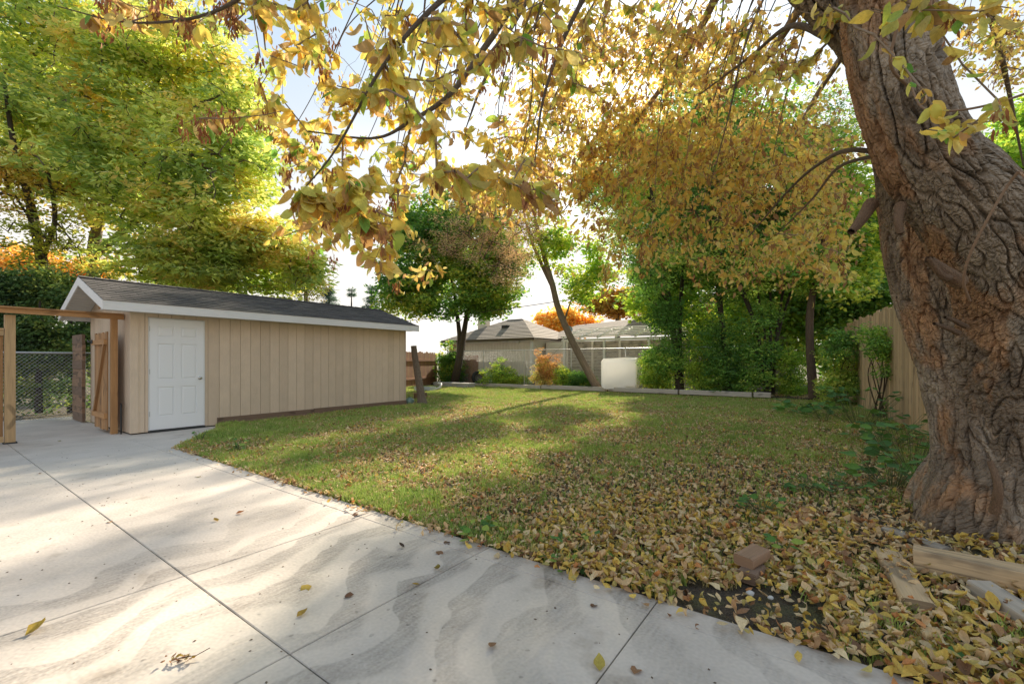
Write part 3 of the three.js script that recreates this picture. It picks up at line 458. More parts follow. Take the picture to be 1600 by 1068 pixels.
  { const st = thing('stone_slabs', 'low stack of pale stone slabs under the two stemmed tree', 'stone slabs', ON(708, 606).setY(0.05), TURN); const sm = std(0.42, 0.39, 0.35, 0.9, { bumpMap: speckT, bumpScale: 0.01 }); for (let k = 0; k < 4; k++) part('slab', woodUV(new RoundedBoxGeometry(1.1, 0.11, 0.55, 1, 0.02)), sm, st, V3((k % 2) * 1.15 - 0.5 + rr(-0.05, 0.05), 0.05 + Math.floor(k / 2) * 0.115, rr(-0.05, 0.05)), [0, rr(-0.06, 0.06), 0]); numberParts(st); }
}

// ---------------------------------------------------------------- lumber in the foreground
const wear = (l, h, w, mat, name, label, pos, rot, amp = 0.006) => { const g = new THREE.BoxGeometry(l, h, w, Math.ceil(l / 0.05), 4, 4), a = g.attributes.position, rm = (t, s) => { const f = t / (s / 2), e = 1 - 0.012 / (s / 2); return Math.abs(Math.abs(f) - 0.5) < 0.01 ? Math.sign(f) * e * s / 2 : t; }; for (let i = 0; i < a.count; i++) { const x = a.getX(i), y = rm(a.getY(i), h), z = rm(a.getZ(i), w), cy = Math.abs(y) > h / 2 - 0.001, cz = Math.abs(z) > w / 2 - 0.001, k = cy && cz ? 1 - 0.004 / (Math.min(h, w) / 2) : 1; a.setXYZ(i, x + amp * noise(y * 30, z * 30, 3), y * k + amp * noise(x * 5, y * 9, z * 9 + 4), z * k + amp * noise(x * 5 + 9, y * 9, z * 9)); } g.computeVertexNormals(); woodUV(g); return single(name, g, mat, label, name === 'plank' ? 'plank' : name === 'timber_beam' ? 'timber' : 'wood block', pos, rot, null); };
function lay(px1, py1, px2, py2, y) { const k = (EYE - y) / EYE, a = ON(px1, py1).multiplyScalar(k), b = ON(px2, py2).multiplyScalar(k); return { c: V3((a.x + b.x) / 2, y, (a.z + b.z) / 2), l: Math.hypot(a.x - b.x, a.z - b.z), r: -Math.atan2(b.z - a.z, b.x - a.x) }; }
{
  let q = lay(1160, 876, 1190, 862, 0.10); wear(0.21, 0.07, 0.12, M.oldwood, 'wood_block', 'short brown wood offcut lying on top of another offcut in the leaves', q.c, [0.05, q.r, 0.04]);
  q = lay(1162, 903, 1186, 886, 0.03); wear(0.19, 0.07, 0.11, M.skirt, 'wood_block', 'short dark brown wood offcut underneath another offcut in the leaves', q.c, [0.02, q.r + 0.1, -0.02]);
  q = lay(1388, 866, 1436, 946, 0.05); wear(q.l, 0.055, 0.14, M.beam, 'plank', 'short pale plank lying towards the camera left of the long timber', q.c, [0.03, q.r, 0.02]);
  q = lay(1428, 868, 1680, 924, 0.10); wear(q.l, 0.13, 0.15, M.beam, 'timber_beam', 'long thick weathered timber in front of the big tree root', q.c, [-0.04, q.r, -0.01], 0.01);
  q = lay(1385, 826, 1480, 862, 0.05); wear(q.l, 0.05, 0.09, M.beamGrey, 'plank', 'thin grey plank against the big tree root behind the long timber', q.c, [0, q.r, 0.02]);
  q = lay(1530, 925, 1700, 1020, 0.035); wear(q.l, 0.09, 0.13, M.beamGrey, 'plank', 'pale grey plank half buried in leaves below the long timber', q.c, [0.1, q.r, 0]);
  q = lay(1232, 826, 1262, 800, 0.045); wear(q.l, 0.05, 0.12, M.cedar[0], 'plank', 'small reddish board half buried in leaves behind the offcuts', q.c, [0, q.r, 0.03]);
  for (const [x, y, s, l] of [[1173, 930, 0.022, 'white pebble on bare soil below the wood offcuts'], [1205, 937, 0.016, 'small grey pebble on bare soil right of the white pebble']]) { const g = new THREE.IcosahedronGeometry(s, 2), a = g.attributes.position; for (let i = 0; i < a.count; i++) { const k = 1 + 0.3 * noise(a.getX(i) * 40, a.getY(i) * 40, a.getZ(i) * 40); a.setXYZ(i, a.getX(i) * k, a.getY(i) * k * 0.6, a.getZ(i) * k * 0.8); } g.computeVertexNormals(); single('pebble', g, std(0.48, 0.46, 0.43, 0.9), l, 'pebble', ON(x, y).setY(0.012)); }
}

// ---------------------------------------------------------------- neighbours' houses behind the fence
{
  const siding = std(0.74, 0.67, 0.58, 0.7, { map: rep(paintT, 0.5, 0.5) }), tan = std(0.48, 0.30, 0.18, 0.8), roofM = [0.85, 1, 1.15].map(k => std(0.30 * k, 0.245 * k, 0.20 * k, 0.95, { map: shingleT }));
  const h = thing('garage', 'pale sided garage with hipped brown roof behind the wire fence', 'garage', G(-13.4, 20.3), TURN), W0 = -6.2, D = 5.2, E0 = 2.55, R = 3.9;
  part('wall_core', boxG(W0 + 0.02, -0.02, 0, E0, -D, -0.02), siding, h);
  for (let k = 0; k < 30; k++) part('siding_board', boxG(W0 + k * 0.2067 + 0.006, W0 + (k + 1) * 0.2067 - 0.006, 0.1, E0 - 0.2, -0.019, 0.006), k < 3 ? tan : siding, h);
  part('frieze_board', boxG(W0, 0, E0 - 0.195, E0, -0.018, 0.02), M.white, h);
  part('corner_post', boxG(-0.12, 0.02, 0, E0 - 0.2, -0.1, 0.025), M.white, h);
  const slope = (a, b, c, d, n, name) => { for (let k = 0; k < n; k++) { const L0 = V3().lerpVectors(a, d, k / n), L1 = V3().lerpVectors(a, d, (k + 1.15) / n), R0 = V3().lerpVectors(b, c, k / n), R1 = V3().lerpVectors(b, c, (k + 1.15) / n), t = 0.022; part(name, hexaG([[L0.x, L0.y, L0.z], [R0.x, R0.y, R0.z], [R0.x, R0.y + t, R0.z], [L0.x, L0.y + t, L0.z], [L1.x, L1.y, L1.z], [R1.x, R1.y, R1.z], [R1.x, R1.y + 0.004, R1.z], [L1.x, L1.y + 0.004, L1.z]]), roofM[k % 3], h); } };
  const o = 0.35, e = [V3(W0 - o, E0, o), V3(o, E0, o), V3(o, E0, -D - o), V3(W0 - o, E0, -D - o)], r1 = V3(W0 + 2.6, R, -D / 2), r2 = V3(-2.4, R, -D / 2);
  slope(e[0], e[1], r2, r1, 14, 'shingle_course'); slope(e[1], e[2], r2, r2, 12, 'shingle_course'); slope(e[3], e[0], r1, r1, 12, 'shingle_course'); slope(e[2], e[3], r1, r2, 8, 'shingle_course');
  part('fascia', boxG(W0 - o, o, E0 - 0.12, E0 + 0.015, o + 0.002, o + 0.03), M.core, h); part('soffit', boxG(W0 - o, o, E0 - 0.03, E0 - 0.015, 0.03, o), M.white, h);
  part('chimney', boxG(W0 + 0.9, W0 + 1.5, 2.8, 4.4, -2.2, -1.7), siding, h); part('roof_vent', boxG(-3.0, -2.6, 3.2, 3.45, -1.5, -1.2), M.dark, h);
  part('wall_lamp', boxG(-1.0, -0.85, 2.30, 2.42, 0.021, 0.12), M.white, h);
  numberParts(h);
  // second house: wall with boards, white rafters of the patio roof, steep roof, dish
  const k2 = thing('house', 'neighbour house with low pale roof and grey boarded side wall', 'house', G(-13.2, 21.4), TURN);
  part('wall', boxG(0, 11.5, 0, 2.35, -8, -0.02), siding, k2);
  for (let k = 0; k < 14; k++) part('siding_board', boxG(1.2, 11.5, 0.1 + k * 0.16, 0.1 + (k + 1) * 0.16 - 0.012, -0.019, 0.012 - 0.0), M.beamGrey, k2);
  for (let k = 0; k < 6; k++) part('batten', boxG(1.3 + k * 1.5, 1.42 + k * 1.5, 0.1, 2.34, 0.0125, 0.04), siding, k2);
  const hh = h; { const n = 16, a = V3(-1, 2.6, -1.2), b = V3(12, 2.6, -1.2), c = V3(12, 4.4, -5.5), d = V3(-1, 3.7, -5.5); for (let k = 0; k < n; k++) { const L0 = V3().lerpVectors(a, d, k / n), L1 = V3().lerpVectors(a, d, (k + 1.15) / n), R0 = V3().lerpVectors(b, c, k / n), R1 = V3().lerpVectors(b, c, (k + 1.15) / n), t = 0.02; part('shingle_course', hexaG([[L0.x, L0.y, L0.z], [R0.x, R0.y, R0.z], [R0.x, R0.y + t, R0.z], [L0.x, L0.y + t, L0.z], [L1.x, L1.y, L1.z], [R1.x, R1.y, R1.z], [R1.x, R1.y + 0.004, R1.z], [L1.x, L1.y + 0.004, L1.z]]), roofM[k % 3], k2); } }
  { const a = [3.4, 3.0], b = [9.5, 3.0], m = 14; for (let k = 0; k < m; k++) { const f = k / m, g = (k + 1.12) / m, xa = t => 3.3 + 1.6 * t, xb = t => 11 + 0.0 * t, y = t => 2.75 + 2.0 * t, z = t => -1.9 - 2.2 * t; part('shingle_course', hexaG([[xa(f), y(f), z(f)], [xb(f), y(f), z(f)], [xb(f), y(f) + 0.03, z(f)], [xa(f), y(f) + 0.03, z(f)], [xa(g), y(g), z(g)], [xb(g), y(g), z(g)], [xb(g), y(g) + 0.005, z(g)], [xa(g), y(g) + 0.005, z(g)]]), roofM[(k + 1) % 3], k2); } }
  numberParts(k2);
  const pg = thing('pergola', 'white slatted patio roof on posts beyond the leaning tree', 'pergola', G(-11.4, 20.3), TURN);
  for (let k = 0; k < 8; k++) part('rafter', hexaG([[k * 0.95, 2.42, 0.2], [k * 0.95 + 0.07, 2.42, 0.2], [k * 0.95 + 0.07, 2.52, 0.2], [k * 0.95, 2.52, 0.2], [k * 0.95, 2.95, -1.9], [k * 0.95 + 0.07, 2.95, -1.9], [k * 0.95 + 0.07, 3.05, -1.9], [k * 0.95, 3.05, -1.9]]), M.white, pg);
  for (let k = 0; k < 6; k++) { const t = k / 5; part('slat', boxG(-0.1, 6.9, 2.525 + 0.53 * t, 2.565 + 0.53 * t, 0.16 - 2.06 * t, 0.23 - 2.06 * t), M.white, pg); }
  part('beam', boxG(-0.1, 6.9, 2.30, 2.415, 0.05, 0.14), M.white, pg); for (let k = 0; k < 4; k++) part('post', boxG(k * 2.2, k * 2.2 + 0.1, 0, 2.295, 0.05, 0.14), M.white, pg);
  numberParts(pg);
  const dp = P(888, 514, 25.2), ds = thing('satellite_dish', 'round grey satellite dish on the low roof behind the leaning tree', 'satellite dish', dp); const bowl = new THREE.SphereGeometry(0.6, 24, 8, 0, 6.283, 0, 0.42); bowl.translate(0, -0.55, 0); bowl.rotateX(Math.PI / 2 + 2.6); part('reflector', bowl, std(0.20, 0.23, 0.26, 0.6), ds); part('mast', new MB().tube([V3(0, 0, -0.05), V3(0, -0.55, -0.2)], 0.03, 8, true).geo(), M.steel, ds);
  // overhead wire
  { const a = P(560, 508, 24), b = P(1100, 432, 17), pts = []; for (let k = 0; k <= 40; k++) { const t = k / 40, p = a.clone().lerp(b, t); p.y -= 0.5 * 4 * t * (1 - t) * 0.4; pts.push(p); } const w = new MB().tube(pts, 0.016, 5).geo(); single('overhead_cable', w, M.dark, 'black overhead cable strung behind the leaning tree', 'cable'); }
  // board fence behind the two stemmed tree
  const plankFence = (label, a, b, h) => { const d = [b[0] - a[0], b[1] - a[1]], l = Math.hypot(...d), bf = thing('plank_fence', label, 'fence', G(...a), TURN + Math.atan2(-d[0], d[1])), n = Math.floor(l / 0.14); for (let k = 0; k < n; k++) part('fence_board', boxG(-0.022, 0, 0.05, h + rr(-0.05, 0.05), -(k + 1) * 0.14 + 0.006, -k * 0.14), k % 4 ? M.redwood : M.cedar[0], bf); for (const y of [0.4, 1.3]) part('rail', boxG(0.0005, 0.035, y, y + 0.08, -l, 0), M.redwood, bf); numberParts(bf); };
  plankFence('reddish brown plank fence running back behind the far end of the shed', [-13.9, 9.15], [-18.2, 17.95], 1.75); plankFence('short reddish plank fence behind the two stemmed tree', [-18.15, 18.1], [-15.3, 18.1], 1.6);
}

// ---------------------------------------------------------------- trees and shrubs behind
const S = (...a) => a.map(([px, py, z, r]) => [P(px, py, z), r]);
tree({ name: 'locust_tree', label: 'tall yellow green tree with feathery foliage rising behind the shed', barkM: BK.grey, palette: PAL.locust, kinds: SPRIG.locust, per: 4, spread: 0.42, size: [0.7, 1.4], tilt: 0.4, patch: 0.8, minBranch: 0.010,
  stems: [S([150, 590, 15.5, 0.24], [148, 470, 15.5, 0.2], [146, 390, 15.4, 0.18], [165, 310, 15.2, 0.15], [215, 200, 14.8, 0.1], [260, 90, 14.5, 0.05]), S([148, 400, 15.4, 0.13], [230, 330, 14.6, 0.09], [330, 270, 14, 0.05]), S([148, 420, 15.4, 0.12], [260, 400, 15, 0.08], [390, 402, 14.6, 0.04]), S([150, 360, 15.4, 0.12], [90, 250, 15, 0.09], [40, 130, 14.8, 0.05]), S([200, 230, 14.9, 0.08], [280, 180, 14, 0.05], [340, 150, 13.6, 0.03]), S([165, 310, 15.2, 0.09], [240, 250, 13.6, 0.06], [340, 240, 13, 0.03]), S([230, 160, 14.7, 0.06], [160, 90, 13.6, 0.04], [110, 40, 13.2, 0.02]), S([160, 330, 15.3, 0.08], [110, 300, 13.6, 0.05], [60, 290, 13, 0.03])],
  blobs: [[P(300, 110, 14.5), 2.2, 1.4, 2, 150], [P(330, 180, 14.4), 1.7, 1.2, 1.8, 120], [P(230, 200, 14.2), 2.4, 1.4, 2.2, 190], [P(345, 270, 14.2), 1.8, 1.2, 2, 160], [P(180, 290, 14), 2.4, 1.3, 2, 180], [P(330, 345, 14.2), 2.3, 1.1, 2, 210], [P(410, 390, 15), 1.6, 1.0, 1.8, 130], [P(300, 410, 14.4), 2.4, 0.7, 1.6, 130], [P(110, 120, 15), 3.2, 2.2, 2.2, 230], [P(80, 30, 15), 3.2, 1.8, 2.2, 190], [P(90, 200, 14.6), 2.0, 1.6, 2, 110], [P(190, 120, 14.6), 1.8, 1.5, 1.8, 110], [P(460, 420, 15.5), 1.0, 0.7, 1, 40], [P(330, 425, 16), 2.4, 0.8, 1.4, 120], [P(440, 432, 16.5), 1.5, 0.7, 1, 70], [P(250, 410, 14.6), 2.3, 0.6, 1.6, 100], [P(60, 260, 15), 2.0, 1.2, 2, 80], [P(-60, 150, 15), 2.5, 3, 2, 90], [P(250, 30, 16), 1.6, 1, 1.6, 40]] });
tree({ name: 'ash_tree', label: 'slim dark stemmed tree with sparse yellow leaves at far left', barkM: BK.dark, palette: [[0.40, 0.45, 0.05], [0.55, 0.52, 0.06], [0.62, 0.44, 0.06], [0.68, 0.38, 0.07]], kinds: SPRIG.small, per: 4, spread: 0.35, patch: 0.5, minBranch: 0.012,
  stems: [S([70, 600, 13.5, 0.16], [68, 440, 13.5, 0.15], [62, 390, 13.4, 0.13], [45, 310, 13.3, 0.1], [22, 230, 13.2, 0.07], [5, 120, 13, 0.04]), S([66, 410, 13.4, 0.1], [48, 340, 13.2, 0.08], [35, 250, 13, 0.05]), S([66, 400, 13.4, 0.09], [85, 345, 13.2, 0.06], [75, 270, 13, 0.04])],
  blobs: [[P(30, 300, 13.2), 1.6, 1.2, 1.3, 60], [P(60, 380, 13.2), 1.5, 0.9, 1.2, 50], [P(-40, 250, 13), 1.8, 2, 1.5, 60]] });
tree({ name: 'hedge', label: 'tall dark green cedar hedge behind the wire fence at left', cat: 'hedge', barkM: BK.dark, palette: PAL.cedar, kinds: SPRIG.small, per: 9, spread: 0.3, size: [0.9, 1.4], patch: 0.9, minBranch: 0.008,
  stems: [S([60, 645, 11.6, 0.08], [60, 520, 11.6, 0.05], [62, 470, 11.6, 0.02]), S([-30, 645, 11.6, 0.08], [-30, 520, 11.6, 0.05], [-28, 470, 11.6, 0.02]), S([110, 645, 12.2, 0.08], [110, 520, 12.2, 0.05], [112, 480, 12.2, 0.02])],
  blobs: [[P(30, 520, 11.8), 1.5, 1.1, 0.6, 170], [P(110, 515, 12.4), 0.9, 1.1, 0.6, 110], [P(-50, 520, 11.8), 1.3, 1.4, 0.7, 120], [P(110, 460, 13), 1.4, 0.7, 0.8, 70], [P(30, 460, 12.4), 1.4, 0.6, 0.7, 80], [P(60, 610, 12), 1.6, 0.5, 0.5, 25]] });
tree({ name: 'maple_tree', label: 'bright orange maple crown glimpsed low at far left behind the trees', barkM: BK.dark, palette: PAL.orange, kinds: SPRIG.broad, per: 5, spread: 0.5, size: [1.2, 2], minBranch: 0.012, stems: [S([30, 600, 22, 0.2], [30, 480, 22, 0.15], [35, 420, 22, 0.06])], blobs: [[P(30, 425, 22), 2.0, 1.2, 1.4, 70], [P(130, 420, 24), 1.6, 0.8, 1.2, 30]] });
tree({ name: 'maple_tree', label: 'bright orange maple crown above the low roofs behind the leaning tree', barkM: BK.dark, palette: PAL.orange, kinds: SPRIG.broad, per: 5, spread: 0.5, size: [1.4, 2.4], minBranch: 0.012, stems: [S([890, 560, 38, 0.25], [890, 520, 38, 0.2], [890, 505, 38, 0.08])], blobs: [[P(885, 503, 38), 2.4, 1.1, 1.5, 80], [P(905, 510, 38), 1.4, 0.8, 1.5, 40], [P(862, 500, 38), 1.0, 0.4, 1, 20]] });
tree({ name: 'maple_tree', label: 'amber tree right above the steep roof left of the vine covered stems', barkM: BK.dark, palette: [[0.50, 0.24, 0.03], [0.58, 0.32, 0.04], [0.50, 0.36, 0.05]], kinds: SPRIG.broad, per: 5, spread: 0.5, size: [1.4, 2.2], minBranch: 0.012, stems: [S([965, 560, 36, 0.25], [965, 500, 36, 0.18], [965, 480, 36, 0.08])], blobs: [[P(960, 474, 36), 2.6, 1.0, 1.5, 90], [P(990, 462, 36), 1.6, 0.9, 1.4, 40]] });
for (const [x, y, z, r, l] of [[514, 440, 36, 1.1, 'taller dark conifer seen over the shed roof'], [549, 459, 40, 0.8, 'small dark conifer over the shed roof left of the green tree'], [580, 455, 38, 1.4, 'bluish conifer half hidden by the green tree beyond the shed']]) {
  const top = P(x, y - 8, z), foot = P(x, 560, z), bl = []; for (let k = 0; k < 14; k++) { const t = (k + 0.5) / 14; bl.push([V3(top.x, lerp(top.y, top.y - 5.5, t), top.z), r * (0.08 + 1.25 * t), 0.22, r * (0.08 + 1.25 * t), Math.round(5 + 34 * t)]); }
  tree({ name: 'conifer', label: l, barkM: BK.dark, palette: PAL.fir, kinds: SPRIG.needle, per: 3, spread: 0.12, size: [0.55, 0.95], tilt: 0.3, stems: [[[foot, 0.2], [V3(top.x, top.y - 2, top.z), 0.08], [top, 0.02]]], blobs: bl, minBranch: 0.012 });
}
tree({ name: 'background_tree', label: 'thin pale tree between the locust and the tall conifer over the shed', barkM: BK.grey, palette: [[0.14, 0.17, 0.05], [0.24, 0.24, 0.06], [0.30, 0.24, 0.07]], kinds: SPRIG.small, per: 4, spread: 0.5, size: [1, 1.6], minBranch: 0.012, stems: [S([480, 560, 26, 0.2], [478, 470, 26, 0.12], [476, 420, 26, 0.05])], blobs: [[P(478, 440, 26), 1.2, 1.3, 1.2, 60], [P(455, 420, 25), 1.3, 1.2, 1.2, 50]] });
tree({ name: 'two_stemmed_tree', label: 'rounded dark green tree with two dark stems beyond the shed end', barkM: BK.dark, palette: PAL.green, kinds: SPRIG.broad, per: 7, spread: 0.4, size: [0.85, 1.35], patch: 0.35, minBranch: 0.010,
  stems: [S([708, 606, 23.6, 0.24], [716, 570, 22.8, 0.19], [722, 535, 22.8, 0.15], [728, 500, 22.7, 0.12], [735, 450, 22.6, 0.08], [740, 390, 22.6, 0.04]), S([716, 572, 22.8, 0.15], [718, 530, 22.9, 0.12], [714, 490, 22.9, 0.1], [706, 440, 23, 0.06], [690, 400, 23, 0.03])],
  blobs: [[P(665, 400, 22.6), 2.6, 1.9, 2, 210], [P(730, 380, 22.4), 2.8, 1.8, 2, 170], [P(640, 460, 22.4), 1.7, 1.3, 1.6, 120], [P(762, 440, 22), 1.8, 1.4, 1.8, 120], [P(725, 470, 22), 2.5, 0.8, 1.7, 110], [P(640, 350, 23), 1.2, 1, 1.2, 40], [P(730, 320, 23), 2.6, 1.3, 1.6, 100], [P(790, 400, 22), 1.6, 1.0, 1.4, 80]] });
tree({ name: 'leaning_tree', label: 'slender tree leaning left with bare grey trunk beside the white mattress', barkM: BK.pale, palette: PAL.lime, kinds: SPRIG.broad, per: 4, spread: 0.35, size: [0.7, 1.1], minBranch: 0.008,
  stems: [S([938, 615, 18.7, 0.2], [920, 582, 18.7, 0.16], [893, 530, 18.7, 0.145], [872, 480, 18.7, 0.13], [862, 440, 18.6, 0.12], [850, 400, 18.5, 0.09], [838, 350, 18.4, 0.06], [828, 300, 18.3, 0.04]), S([862, 445, 18.6, 0.09], [845, 410, 18.7, 0.075], [825, 360, 18.8, 0.05], [815, 310, 18.9, 0.03]), S([882, 500, 18.7, 0.04], [892, 470, 18.5, 0.03], [905, 430, 18.4, 0.02])],
  blobs: [[P(905, 445, 18.3), 0.9, 0.7, 0.9, 45], [P(880, 390, 18.3), 0.9, 1.0, 1, 50], [P(915, 405, 18.1), 0.8, 0.7, 0.9, 35], [P(945, 425, 18.1), 0.5, 0.5, 0.7, 16], [P(850, 370, 18.5), 0.8, 1, 1, 24]] });
tree({ name: 'seed_tree', label: 'tree hung with dry tan seed clusters between the green tree and leaning tree', barkM: BK.brown, palette: PAL.seed, kinds: SPRIG.seed, mat: leafMat(0.3), per: 5, spread: 0.42, size: [0.6, 1.1], minBranch: 0.009,
  stems: [S([722, 604, 24.4, 0.08], [726, 530, 24, 0.07], [738, 450, 22.6, 0.05], [762, 390, 19.5, 0.035], [795, 335, 18, 0.02])],
  blobs: [[P(760, 350, 18), 2.4, 1.6, 1.4, 90], [P(825, 340, 18), 1.5, 2.0, 1.3, 90], [P(710, 385, 18.5), 1.8, 0.8, 1, 34], [P(800, 420, 18), 1.3, 0.8, 1, 34], [P(840, 280, 18), 1.1, 0.9, 1, 50], [P(745, 300, 18), 1.1, 0.8, 1, 45]] });
const vine = (name, label, px, z, o) => tree({ name, label, barkM: BK.dark, palette: PAL.vine, kinds: SPRIG.small, per: 6, spread: 0.48, size: [0.8, 1.3], patch: 0.5, minBranch: 0.013, ...o });
vine('vine_covered_tree', 'vine covered tree with two upright stems right of the white mattress', 1062, 16.95, {
  stems: [S([1062, 620, 16.95, 0.13], [1055, 540, 16.95, 0.11], [1040, 440, 16.95, 0.1], [1025, 350, 16.3, 0.07], [1010, 240, 16.2, 0.04]), S([1066, 620, 17.0, 0.09], [1062, 520, 17.0, 0.08], [1068, 420, 17.0, 0.07], [1085, 300, 16.95, 0.04])],
  blobs: [[P(1040, 500, 16.95), 0.5, 2.2, 0.5, 70], [P(1065, 560, 16.95), 0.4, 1.2, 0.4, 30], [P(1020, 420, 16.2), 0.9, 1.4, 0.9, 100], [P(980, 340, 16.95), 1.5, 1.6, 1.3, 150], [P(1070, 330, 16.6), 1.6, 1.8, 1.4, 160], [P(1010, 230, 17), 1.6, 1.6, 1.4, 110], [P(940, 280, 17), 1.2, 1.6, 1.2, 80], [P(1040, 560, 16.95), 0.5, 0.8, 0.4, 26]] });
vine('vine_covered_tree', 'dark ivy clad tree stem between the two stemmed vines and the broomlike stems', 1095, 15.9, { palette: [[0.11, 0.25, 0.05], [0.16, 0.33, 0.06], [0.25, 0.45, 0.07], [0.5, 0.62, 0.10]],
  stems: [S([1140, 622, 15.95, 0.12], [1132, 540, 15.95, 0.1], [1122, 440, 15.95, 0.09], [1115, 330, 15.95, 0.06], [1110, 230, 15.95, 0.04])],
  blobs: [[P(1128, 520, 15.95), 0.4, 2, 0.5, 90], [P(1110, 400, 15.6), 0.8, 1.4, 0.9, 110], [P(1140, 590, 15.95), 0.5, 0.6, 0.4, 40], [P(1130, 280, 16), 1.8, 1.8, 1.4, 150], [P(1200, 330, 15.6), 1.5, 1.4, 1.3, 120], [P(1090, 170, 17), 2, 1.6, 1.4, 90]] });
vine('multistem_tree', 'broomlike cluster of thin dark stems fanning into green leaves', 1200, 15.2, { minBranch: 0.012,
  stems: [[1196, 1150, 1120], [1200, 1178, 1170], [1204, 1205, 1215], [1208, 1232, 1270], [1206, 1250, 1300], [1198, 1140, 1080]].map(([a, b, c], k) => S([a, 622, 15.2 + 0.05 * k, 0.055], [lerp(a, b, 0.25), 520, 15.2, 0.045], [b, 420, 15.1, 0.035], [c, 320, 15.0, 0.02])),
  blobs: [[P(1190, 520, 15.2), 0.4, 1.0, 0.4, 50], [P(1160, 410, 15.0), 1.0, 1, 0.9, 90], [P(1240, 400, 14.3), 1.1, 1.1, 0.9, 110], [P(1280, 330, 14.3), 1.2, 1.3, 1, 100], [P(1210, 260, 15), 1.8, 1.5, 1.2, 110], [P(1180, 590, 15.2), 0.35, 0.5, 0.3, 24], [P(1290, 220, 15), 1.4, 1.6, 1.2, 80]] });
tree({ name: 'slim_tree', label: 'slim straight reddish brown trunk before the fence corner at right', barkM: BK.brown, palette: PAL.lime, kinds: SPRIG.broad, per: 4, spread: 0.4, size: [0.8, 1.2], minBranch: 0.008,
  stems: [S([1272, 622, 14.0, 0.15], [1267, 560, 14, 0.12], [1266, 490, 14, 0.11], [1278, 420, 13.9, 0.09], [1295, 340, 13.8, 0.06], [1310, 250, 13.7, 0.04])],
  blobs: [[P(1310, 420, 13.6), 1.0, 0.9, 0.9, 60], [P(1330, 360, 13.4), 0.9, 1, 0.9, 60], [P(1345, 455, 13), 0.7, 0.5, 0.7, 32], [P(1330, 280, 14), 1.2, 1.2, 1, 50]] });
tree({ name: 'background_tree', label: 'hazy green foliage mass behind the right fence and the big trunk', barkM: BK.dark, palette: PAL.lime, kinds: SPRIG.broad, per: 5, spread: 0.5, size: [1, 1.6], minBranch: 0.012, stems: [S([1620, 600, 17, 0.2], [1610, 400, 17, 0.14], [1590, 280, 17, 0.06])], blobs: [[P(1580, 250, 16), 1.4, 1.0, 1.2, 80], [P(1640, 190, 17), 2, 1.3, 1.4, 80], [P(1400, 380, 18), 2.0, 2.2, 1.4, 90], [P(1260, 470, 19), 3, 1.8, 1.2, 150], [P(1160, 520, 19), 2.6, 1.4, 1.2, 140], [P(1330, 540, 18), 2.2, 1.2, 1, 110], [P(1040, 470, 19.5), 1.6, 1.4, 1, 90]] });
tree({ name: 'background_tree', label: 'tall dense dark green tree behind the vine covered stems beyond the fence', barkM: BK.dark, palette: PAL.green, kinds: SPRIG.broad, per: 6, spread: 0.5, size: [0.9, 1.5], patch: 0.5, minBranch: 0.014, stems: [S([1150, 610, 21, 0.28], [1150, 480, 21, 0.22], [1140, 360, 21, 0.15], [1130, 250, 21, 0.08]), S([1150, 480, 21, 0.15], [1210, 400, 20.6, 0.1], [1250, 320, 20.4, 0.05])],
  blobs: [[P(1060, 410, 20.5), 2.2, 1.7, 1.4, 140], [P(1160, 440, 20.5), 2.4, 1.7, 1.4, 150], [P(1100, 320, 20.5), 2.8, 2.2, 1.6, 210], [P(1220, 350, 20), 2.8, 2.4, 1.6, 230], [P(1020, 250, 21), 2.4, 2.2, 1.6, 130], [P(1160, 200, 21), 3.2, 2.4, 1.6, 170]] });
tree({ name: 'background_tree', label: 'dense mid green tree beyond the fence corner behind the slim trunk', barkM: BK.dark, palette: [[0.14, 0.30, 0.05], [0.20, 0.38, 0.06], [0.32, 0.48, 0.07], [0.5, 0.6, 0.1], [0.66, 0.62, 0.12]], kinds: SPRIG.broad, per: 6, spread: 0.5, size: [0.9, 1.4], patch: 0.6, minBranch: 0.014, stems: [S([1330, 610, 18.5, 0.24], [1325, 480, 18.5, 0.18], [1310, 380, 18.4, 0.12], [1300, 280, 18.3, 0.06])],
  blobs: [[P(1300, 460, 18), 1.8, 1.8, 1.2, 170], [P(1340, 360, 18), 1.8, 2.0, 1.3, 170], [P(1270, 340, 18), 1.8, 1.8, 1.3, 130], [P(1370, 480, 17), 1.0, 1.0, 0.9, 60]] });
// shrubs along the back fence
const shrub = (name, label, px, py, z, w, h, pal, kinds, n, o = {}) => { if (px < 1200) z = Math.max(z, 17.4 / (0.809 + 0.00084 * (px - 800))); const b = P(px, py, z), st = []; b.y = 0.1; for (let k = 0; k < 7; k++) st.push([[V3(b.x + gauss() * w * 0.15, b.y, b.z + gauss() * 0.1), 0.014], [V3(b.x + gauss() * w * 0.3, b.y + h * 0.5, b.z + gauss() * 0.2), 0.01], [V3(b.x + gauss() * w * 0.55, b.y + h * rr(0.7, 1.05), b.z + gauss() * 0.25), 0.004]]); return tree({ name, label, cat: 'shrub', barkM: BK.brown, palette: pal, kinds, per: 5, spread: 0.14, size: [0.55, 0.95], patch: 1.2, minBranch: 0.004, stems: st, blobs: [[V3(b.x, b.y + h * 0.5, b.z), w * 0.5, h * 0.52, 0.4, n], [V3(b.x + 0.1, b.y + h * 0.2, b.z), w * 0.55, h * 0.25, 0.4, Math.round(n * 0.4)]], grid: { step: 0.25 }, ...o }); };
shrub('shrub', 'dark green bushy shrub at the far shed corner below the tree', 702, 610, 20.5, 1.6, 2.3, PAL.green, SPRIG.broad, 90);
shrub('shrub', 'low yellow green weeds right of the tyre by the back fence', 790, 606, 21.2, 2.6, 0.9, PAL.lime, SPRIG.small, 90);
